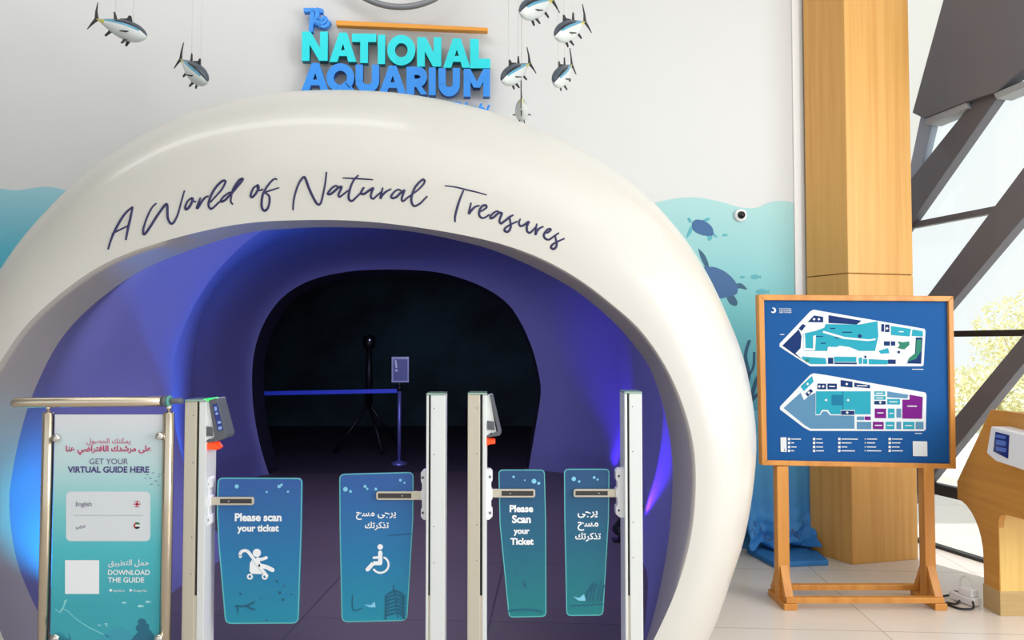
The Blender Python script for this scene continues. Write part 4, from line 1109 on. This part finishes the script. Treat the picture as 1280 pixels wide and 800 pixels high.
def extra1(pn, Y):
    b = MB(); line_px(b, kg([(268, 452), (270, 434), (288, 427), (304, 436), (340, 484), (378, 532)]), 4, Y)
    flat(b, disc(P(*kg([(337, 437)])[0], Y), 17 * .3 / FPX * Y, X_, Z_, 16))
    flat(b, [P(x, y, Y) for x, y in kg([(316, 466), (308, 480), (306, 512), (314, 524), (362, 526)])])
    flat(b, [P(x, y, Y) for x, y in kg([(328, 462), (344, 454), (356, 492), (372, 516), (360, 508)])])
    line_px(b, kg([(340, 462), (356, 464), (376, 457)]), 4, Y); line_px(b, kg([(352, 490), (378, 496), (402, 508)]), 5.4, Y, False)
    for cx, cy in ((308, 536), (370, 536)): line_px(b, kg([(cx + 9.5 * math.cos(a * PI / 8), cy + 9.5 * math.sin(a * PI / 8)) for a in range(17)]), 2.1, Y, False)
    b.build('stroller_icon', M_print_white, pn)
    b = MB(); bubbles(b, [(296, 608, 2.6), (333.5, 615, 1.4), (349, 608, 2.2), (352, 606, 1.6), (360, 614.5, 1.5)], Y); b.build('bubble_print', M_bub, pn)
    b = MB(); line_px(b, kg([(248, 658), (275, 660), (300, 655), (325, 643)]), 2.4, Y); line_px(b, kg([(290, 656), (310, 668), (328, 672)]), 2, Y); line_px(b, kg([(255, 660), (258, 685)]), 1.6, Y)
    bubbles(b, [(x, y, r) for (x, y), r in zip(kg([(268, 608), (420, 555), (450, 575), (432, 603), (480, 610), (355, 625), (377, 717), (446, 632)]), (1.4, 1.6, 1.2, 1.8, 1.2, .9, 1.2, 1.8))], Y); b.build('diver_print', M_mot, pn)


def extra2(pn, Y):
    b = MB(); flat(b, disc(P(*kg([(851, 412)])[0], Y), 11.5 * .3 / FPX * Y, X_, Z_, 16))
    line_px(b, kg([(851, 436), (851, 478)]), 5.4, Y, False); line_px(b, kg([(850, 455), (824, 457)]), 3, Y, False); line_px(b, kg([(851, 480), (822, 480), (798, 506)]), 5, Y, False)
    line_px(b, kg([(852 + 34 * math.cos(a), 486 + 34 * math.sin(a)) for a in [-1.05 + 3.55 * i / 18 for i in range(19)]]), 2.6, Y, False); b.build('wheelchair_icon', M_print_white, pn)
    b = MB(); bubbles(b, [(x, y, r) for (x, y), r in zip(kg([(706, 172), (727, 181), (788, 160), (797, 170), (833, 171), (935, 134), (952, 145)]), (3, 1.8, 2, 1.5, 1.9, 1.8, 1.3))], Y)
    flat(b, [P(x, y, Y) for x, y in kg([(785, 652), (812, 654), (828, 640), (832, 664), (806, 664)])]); b.build('bubble_print', M_bub, pn)
    b = MB()
    line_px(b, kg([(905, 575), (915, 630), (925, 705)]), 1.6, Y)
    for k in range(7):
        y = 590 + k * 15; line_px(b, kg([(910 + k * 2, y + 6), (885 - k, y + 18), (872, y + 32)]), 2.2, Y); line_px(b, kg([(912 + k * 2, y + 4), (938, y + 14), (952, y + 30)]), 2.2, Y)
    line_px(b, kg([(736, 615), (738, 675), (775, 668)]), 1.2, Y); line_px(b, kg([(880, 365), (985, 358)]), .9, Y); b.build('coral_print', M_mot, pn)


kn = c1(.425, 520, 460)


def extra3(pn, Y):
    b = MB(); bubbles(b, [(x, y, r) for (x, y), r in zip(kn([(347, 333), (361, 339), (287, 320), (320, 330)]), (3, 1.9, 1.6, 1))], Y); b.build('bubble_print', M_bub, pn)
    b = MB(); line_px(b, kn([(270, 715), (330, 710), (370, 718)]), 2, Y); bubbles(b, [(x, y, r) for (x, y), r in zip(kn([(318, 572), (290, 602), (320, 640), (322, 600)]), (1.2, 1.4, 1.8, 1))], Y); line_px(b, kn([(318, 625), (322, 645)]), 1.4, Y); b.build('seabed_print', M_mot, pn)


def extra4(pn, Y):
    b = MB(); bubbles(b, [(x, y, r) for (x, y), r in zip(kn([(464, 326), (480, 334), (524, 322), (534, 328)]), (2.8, 1.6, 1.8, 1.4))], Y)
    flat(b, [P(x, y, Y) for x, y in kn([(462, 672), (480, 676), (494, 665), (500, 685), (478, 684)])]); b.build('bubble_print', M_bub, pn)
    b = MB()
    for k in range(5): line_px(b, kn([(500 + k * 11, 685), (506 + k * 11, 660 - (k % 3) * 9), (514 + k * 10, 640 - (k % 2) * 10)]), 2, Y)
    line_px(b, kn([(455, 700), (550, 695)]), 1.4, Y); b.build('coral_print', M_mot, pn)


def reader1(g, Y):
    r = MB().prism([P(x, y, Y + .01) for x, y in [(251, 502), (261, 500.5), (266, 520), (271, 549), (262, 549), (251, 554)]], (0, .075, 0)).build('reader', M_aluw, g, bevel=.002)
    MB().prism([P(x, y, Y + .004) for x, y in [(260.5, 500.5), (269.5, 497.5), (271, 498.5), (283, 544), (281.5, 547.5), (278, 549.5), (264, 553), (257, 552.5), (268, 546)]], (0, .085, 0)).build('reader_face', M_grey, r, bevel=.002)
    MB().prism([P(x, y, Y + .0025) for x, y in [(265.5, 506), (271.5, 504), (279, 537), (272.5, 539)]], (0, .001, 0)).build('screen', mat('reader_screen', (24, 46, 130), .15), r)
    b = MB(); [b.prism([P(x, y, Y + .002) for x, y in qd], (0, .0004, 0)) for qd in ([(267.5, 509), (270.5, 508), (271.5, 513), (268.5, 514)], [(269, 516), (272, 515), (273, 518), (270, 519)], [(271.5, 527), (275.5, 526), (276.5, 529), (272.5, 530)], [(272.5, 534), (276.5, 532.5), (277.5, 536), (273.5, 537.5)])]
    b.build('screen_marks', mat('reader_marks', (140, 170, 230), .3), r)
    MB().prism([P(x, y, Y + .003) for x, y in [(256, 533), (265, 534), (265.5, 545), (256, 545)]], (0, .002, 0)).build('bracket', M_grey, r)
    MB().prism([P(x, y, Y + .006) for x, y in [(251.5, 502), (254, 499), (265, 497.6), (266, 499), (262, 501)]], (0, .06, 0)).build('status_lamp', M_green, r)
    MB().prism([P(x, y, Y + .012) for x, y in [(251.5, 557), (258, 554.5), (268, 553.5), (273, 560), (270, 563), (262, 561.5), (252, 565)]], (0, .05, 0)).build('warning_lamp', M_red, g, bevel=.003)


def reader3(g, Y):
    r = MB().prism([P(x, y, Y + .01) for x, y in [(607.5, 495), (613, 494), (618, 525), (621, 543), (614, 541), (607.5, 546)]], (0, .075, 0)).build('reader', M_aluw, g, bevel=.002)
    MB().prism([P(x, y, Y + .004) for x, y in [(612, 493.5), (615.5, 493.5), (626.5, 541), (624.5, 544.5), (611, 546.5), (607.5, 545.5), (616, 541.5), (622, 539)]], (0, .085, 0)).build('reader_face', M_grey, r, bevel=.001)
    MB().prism([P(x, y, Y + .003) for x, y in [(609, 526), (617.5, 527), (618.5, 538), (609, 537)]], (0, .002, 0)).build('bracket', M_grey, r)
    MB().prism([P(x, y, Y + .012) for x, y in [(607.5, 548.5), (612, 549.5), (618.5, 550), (619, 555), (612, 555.5), (607.5, 558)]], (0, .05, 0)).build('warning_lamp', M_red, g, bevel=.003)


gate('leftmost ticket gate with blue stroller wing panel, next to the guide poster railing', [229.5, 244.5], [244.5, 247.5], [247.5, 256.5], 499.5, 2.76,
     [(272, 597, 7), (378, 597.5, 7), (377, 660, 0), (373, 779.5, 8), (281.5, 780, 8), (273, 680, 0), (271, 640, 0)], 1.5, [257, 317, 621.5, 631.5], [252.5, 263, 596, 659], False,
     [('Please scan', 293.5, 352, 651, .04), ('your ticket', 296.5, 348.5, 664, .04)], extra1, reader1)
gate('ticket gate with blue wheelchair wing panel, left of the middle gap', [538, 556], [535.5, 538], [532.5, 535.5], 491.5, 2.84,
     [(424, 592.5, 7), (517, 590, 7), (516.5, 650, 0), (509, 776, 8), (427, 778, 8), (424.5, 660, 0)], 1.3, [533, 470, 614.5, 625], [533, 526, 588, 650], False,
     [(arabic('يرجى مسح'), 445, 495, 645, .024), (arabic('تذكرتك'), 456, 486, 660, .024)], extra2, None)
gate('ticket gate with narrow English text wing panel, right of the middle gap', [584.5, 600], [600, 603], [603, 608], 491, 2.87,
     [(623, 587, 6), (681, 587, 6), (682.5, 650, 0), (683, 771, 6), (636, 772, 6), (624.5, 655, 0)], 1.2, [609, 669, 611.5, 622], [607, 615.5, 587, 650], True,
     [('Please', 637, 666.5, 639.8, .04), ('Scan', 640, 663.5, 653.4, .04), ('your', 642, 662, 667, .04), ('Ticket', 638, 667, 680.5, .04)], extra3, reader3)
gate('rightmost ticket gate, its narrow wing panel lettered in Arabic without an icon', [787, 803], [784.5, 787], [781, 784.5], 489.5, 2.9,
     [(705, 586, 6), (762, 586, 6), (761, 650, 0), (754, 769.5, 6), (708, 770, 6), (705.5, 650, 0)], 1.2, [778, 717, 611.5, 621.5], [780, 770, 586, 647], True,
     [(arabic('يرجى'), 722, 747, 644, .024), (arabic('مسح'), 722, 748, 658, .024), (arabic('تذكرتك'), 719, 751, 674, .024)], extra4, None, .125)

# ------------------------------------------------------------------ inside: belt barrier, tripod, uplights
YS = 8.42
M_belt = mat('blue_belt', (50, 76, 220), .5)
st = thing('stanchion', (P(499, 560, YS).x, YS, 0), 'slim metal belt post with a sign holder in the dark doorway', 'stanchion')
xs_ = P(499, 560, YS).x; zt = P(499, 482, YS).z
b = MB(); b.tube([(xs_, YS, .02), (xs_, YS, zt)], .022, 14); b.lathe([(0, .05), (.04, .035), (.085, .02), (.09, 0)], (xs_, YS, 0.006)); b.build('post', mat('post_metal', (120, 126, 190), .35, .5), st)
MB().lathe([(.022, -.06), (.034, -.06), (.034, 0), (0, .004)], (xs_, YS, zt)).build('belt_cassette', M_black, st)
sg_ = MB().prism(quad(489.5, 446, 511, 478, YS - .03), (0, .012, 0)).build('sign_frame', mat('sign_silver', (170, 174, 190), .35, .3), st, bevel=.002)
MB().prism(quad(491.5, 449, 509.5, 476, YS - .031), (0, .0008, 0)).build('sign_sheet', mat('sign_sheet', (104, 110, 150), .5), sg_)
b = MB(); line_px(b, [(494.5, 451), (495.5, 459)], 2.2, YS - .0325, False); bubbles(b, [(495.5, 463, 1.6)], YS - .0325); b.build('sign_mark', M_print_white, sg_)
b = MB(); b.tube([(xs_, YS - .02, zt), (xs_, YS - .02, P(499, 478, YS).z)], .008, 8); b.build('sign_stem', M_grey, st)
be = MB().prism([P(497, 486, YS), P(497, 491, YS), Vector((-4.6, YS - .1, P(320, 495, YS).z - .02)), Vector((-4.6, YS - .1, P(320, 490, YS).z - .02))], (0, .004, 0)).build('barrier_belt', M_belt)
tag(be, 'blue barrier belt stretched across the dark doorway', 'belt')
YT = 9.4
tp = thing('tripod', (P(461, 520, YT).x, YT, 0), 'black tripod stand with upright mast in the dark room behind the belt', 'tripod')
xt = P(461, 520, YT).x; hub = Vector((xt, YT, P(461, 505, YT).z))
MB().tube([hub, (xt, YT, P(461, 425, YT).z)], [.05, .035], 10).build('mast', M_black, tp)
b = MB(); b.lathe([(0, -.09), (.07, -.07), (.08, 0), (.07, .08), (0, .1)], (xt, YT, P(461, 428, YT).z), seg=14); b.build('head', M_black, tp)
for px, dy in ((418, -.15), (479, -.3), (500, .35)):
    x = P(px, 560, YT + dy).x
    MB().tube([hub, (x, YT + dy, .015)], .02, 8).build('leg', M_black, tp)
MB().lathe([(0, .004), (.009, .003), (.011, 0)], (xt + .02, YT - .078, P(461, 425, YT).z), (0, -1, 0), 10).build('indicator', mat('indicator_lamp', (200, 215, 240), .3, emit=.6), tp)


def uplight(loc, to, label, power, col, spot=70):
    loc = Vector(loc); u = thing('uplight', loc, label, 'uplight', 'blue floor uplights in the vestibule')
    d = (Vector(to) - (loc + Vector((0, 0, .11)))).normalized(); c = loc + Vector((0, 0, .11))
    MB().lathe([(0, -.07), (.035, -.07), (.045, -.05), (.05, .05), (.055, .055), (.05, .06), (.046, .045), (0, .04)], c, d, 18).build('housing', M_black, u)
    side = d.cross(Vector((0, 0, 1))).normalized()
    b = MB(); b.tube([loc + side * .06 + Vector((0, 0, .01)), c + side * .06], .006, 8); b.tube([loc - side * .06 + Vector((0, 0, .01)), c - side * .06], .006, 8)
    b.box((-.07, -.04, .004), (.07, .04, .014), Matrix.Translation(loc)); b.build('bracket', M_black, u)
    MB().lathe([(0, .046), (.044, .046)], c, d, 18).build('lens', mat('uplight_lens_%s' % name_of(col), tuple(int(v * 255) for v in col), .3, emit=3), u)
    s = lamp('uplight_beam', 'SPOT', c + d * .07, power, col, .03, to, spot=spot, blend=.9); return u


def name_of(c): return 'cyan' if c[1] > .5 else 'azure' if c[1] > .2 else 'blue'


CY, AZ, BL = (0, .62, 1), (.06, .28, 1), (.10, .02, 1)
uplight((-1.86, 3.58, .006), (-2.21, 3.33, .52), 'small floor uplight by the left vestibule wall glowing cyan', 150, CY, 62)
uplight((.78, 5.15, .006), (1.07, 5.0, .52), 'small floor uplight at the right vestibule wall throwing deep blue', 120, BL, 62)
uplight((.72, 6.6, .006), (1.05, 7.1, .75), 'small floor uplight in the far right vestibule corner behind the rightmost gate', 90, BL)
uplight((1.0, 5.5, .006), (1.14, 5.62, .7), 'tiny floor uplight showing beside the right edge of the rightmost gate', 10, BL)
uplight((-2.36, 5.5, .006), (-2.62, 5.25, 1.1), 'small floor uplight by the far left vestibule wall behind the guide poster', 260, AZ, 140)
lamp('vestibule_fill', 'AREA', (-.9, 5.6, 2.35), 46, (.72, .66, 1), 1.6, (-.9, 5.6, 0))  # added fill lamp without a fixture, lifts the vestibule walls
lamp('vestibule_fill', 'AREA', (-.9, 3.35, 1.78), 50, (.62, .66, 1), 1.2, (-1.2, 8.0, 1.5))  # second added fill, hangs free under the arch and brightens the back wall

# ------------------------------------------------------------------ hanging tuna
M_fish = [mat('tuna_back', (66, 76, 88), .35), mat('tuna_band', (24, 28, 36), .35), mat('tuna_blue', (84, 152, 180), .35), mat('tuna_belly', (206, 211, 209), .35), mat('tuna_yellow', (196, 186, 70), .4)]
M_fin = mat('tuna_fin', (40, 40, 42), .5); M_wire = mat('hanging_wire', (214, 214, 212), .5)
L = .345


def fin(pts, t=.006, ext=(0, 1, 0)): e = Vector(ext) * t; return MB().prism([Vector(p) - e / 2 for p in pts], e)


def fish_proto():
    root = thing('model_tuna', (0, 0, 0), 'x', 'model fish', 'hanging model tuna')
    b = MB(); NS, KS = 26, 24; rings = []
    for i in range(NS + 1):
        t = i / NS; x = L * (.5 - t)
        hgt = .058 * (math.sin(PI * min(1, (t + .001) ** .66)) ** .97 if t < 1 else 0); hgt = max(hgt, .0045 if t > .5 else .004)
        wdt = hgt * .74
        rings.append([Vector((x, wdt * math.cos(2 * PI * k / KS), hgt * math.sin(2 * PI * k / KS) - .004 * math.sin(PI * t))) for k in range(KS)])
    for i in range(NS):
        for k in range(KS):
            s = math.sin(2 * PI * (k + .5) / KS); t = (i + .5) / NS
            b.m = 0 if s > .62 else (1 if s > .42 and t < .62 else (2 if s > .17 and t > .10 else 3))
            if t > .8 and abs(s) < .5: b.m = 4
            k2 = (k + 1) % KS
            b.add([rings[i][k], rings[i][k2], rings[i + 1][k2], rings[i + 1][k]], [(0, 1, 2, 3)], True)
    b.m = 3; b.face(rings[0]); b.face(list(reversed(rings[-1])))
    b.build('body', M_fish, root)
    x = -L / 2
    fin([(x + .012, 0, .004), (x - .014, 0, .045), (x - .030, 0, .095), (x - .024, 0, .04), (x - .012, 0, 0), (x - .024, 0, -.035), (x - .034, 0, -.075), (x - .014, 0, -.04), (x + .012, 0, -.004)]).build('tail_fin', M_fin, root)
    fin([(.055, 0, .05), (.03, 0, .085), (.018, 0, .083), (.012, 0, .062), (-.03, 0, .048), (-.03, 0, .04)]).build('dorsal_fin', M_fin, root)
    fin([(-.045, 0, .038), (-.075, 0, .075), (-.083, 0, .074), (-.065, 0, .034)]).build('dorsal_fin', M_fin, root)
    fin([(-.05, 0, -.042), (-.078, 0, -.078), (-.087, 0, -.074), (-.068, 0, -.036)]).build('anal_fin', M_fin, root)
    for s in (-1, 1):
        fin([(.075, s * .012, -.05), (.055, s * .02, -.088), (.045, s * .02, -.088), (.05, s * .012, -.05)], .005).build('pelvic_fin', M_fin, root)
        fin([(.085, s * .040, -.01), (.05, s * .058, -.026), (.042, s * .058, -.03), (.07, s * .041, -.02)], .005, (0, 0, 1)).build('pectoral_fin', M_fin, root)
        MB().lathe([(0, .003), (.005, .002), (.007, 0)], (.135, s * .0185, .008), (0, s, 0), 10).build('eye', M_black, root)
    return root


proto = fish_proto()
kids = list(proto.children)
FISH = [((152, 35), 4.15, (.92, -.12, -.36), 1.0, 'large model tuna hanging at the upper left, nose down to the right'),
        ((242, 88), 4.2, (.60, -.42, -.52), 1.0, 'smaller-looking model tuna hanging right of and below the large one at the left'),
        ((671, 8), 4.1, (-.50, -.62, -.48), 1.06, 'model tuna cut by the top edge, topmost of the right shoal'),
        ((713, 36), 4.1, (-.52, -.60, -.50), 1.0, 'model tuna at the upper right of the right shoal, nose down to the left'),
        ((645, 90), 4.15, (-.46, -.60, -.52), .95, 'model tuna of the right shoal nearest the last letter of the sign'),
        ((704, 92), 4.15, (-.34, -.66, -.56), .95, 'model tuna at the right of the right shoal, below another tuna of the same tilt'),
        ((652, 135), 4.2, (.03, .98, -.02), .95, 'lowest model tuna of the right shoal, seen end on just above the arch')]
for i, (px, Y, d, s, lab) in enumerate(FISH):
    if i == 0: r = proto
    else:
        r = proto.copy(); COL.objects.link(r)
        for k in kids:
            kk = k.copy(); COL.objects.link(kk); kk.parent = r
    d = Vector(d).normalized(); side = Vector((0, 0, 1)).cross(d).normalized(); upv = d.cross(side)
    M = Matrix((d, side, upv)).transposed().to_4x4()
    c = P(px[0], px[1], Y); r.matrix_world = Matrix.Translation(c) @ M @ Matrix.Scale(s, 4); r['label'] = lab
    Mi = r.matrix_world.inverted()
    for lx in (.06, -.06):
        a = r.matrix_world @ Vector((lx, 0, .045)); o = MB().tube([Mi @ a, Mi @ Vector((a.x, a.y, 4.999))], .0011, 6).build('hanging_wire', M_wire, r); o.location = (0, 0, 0)
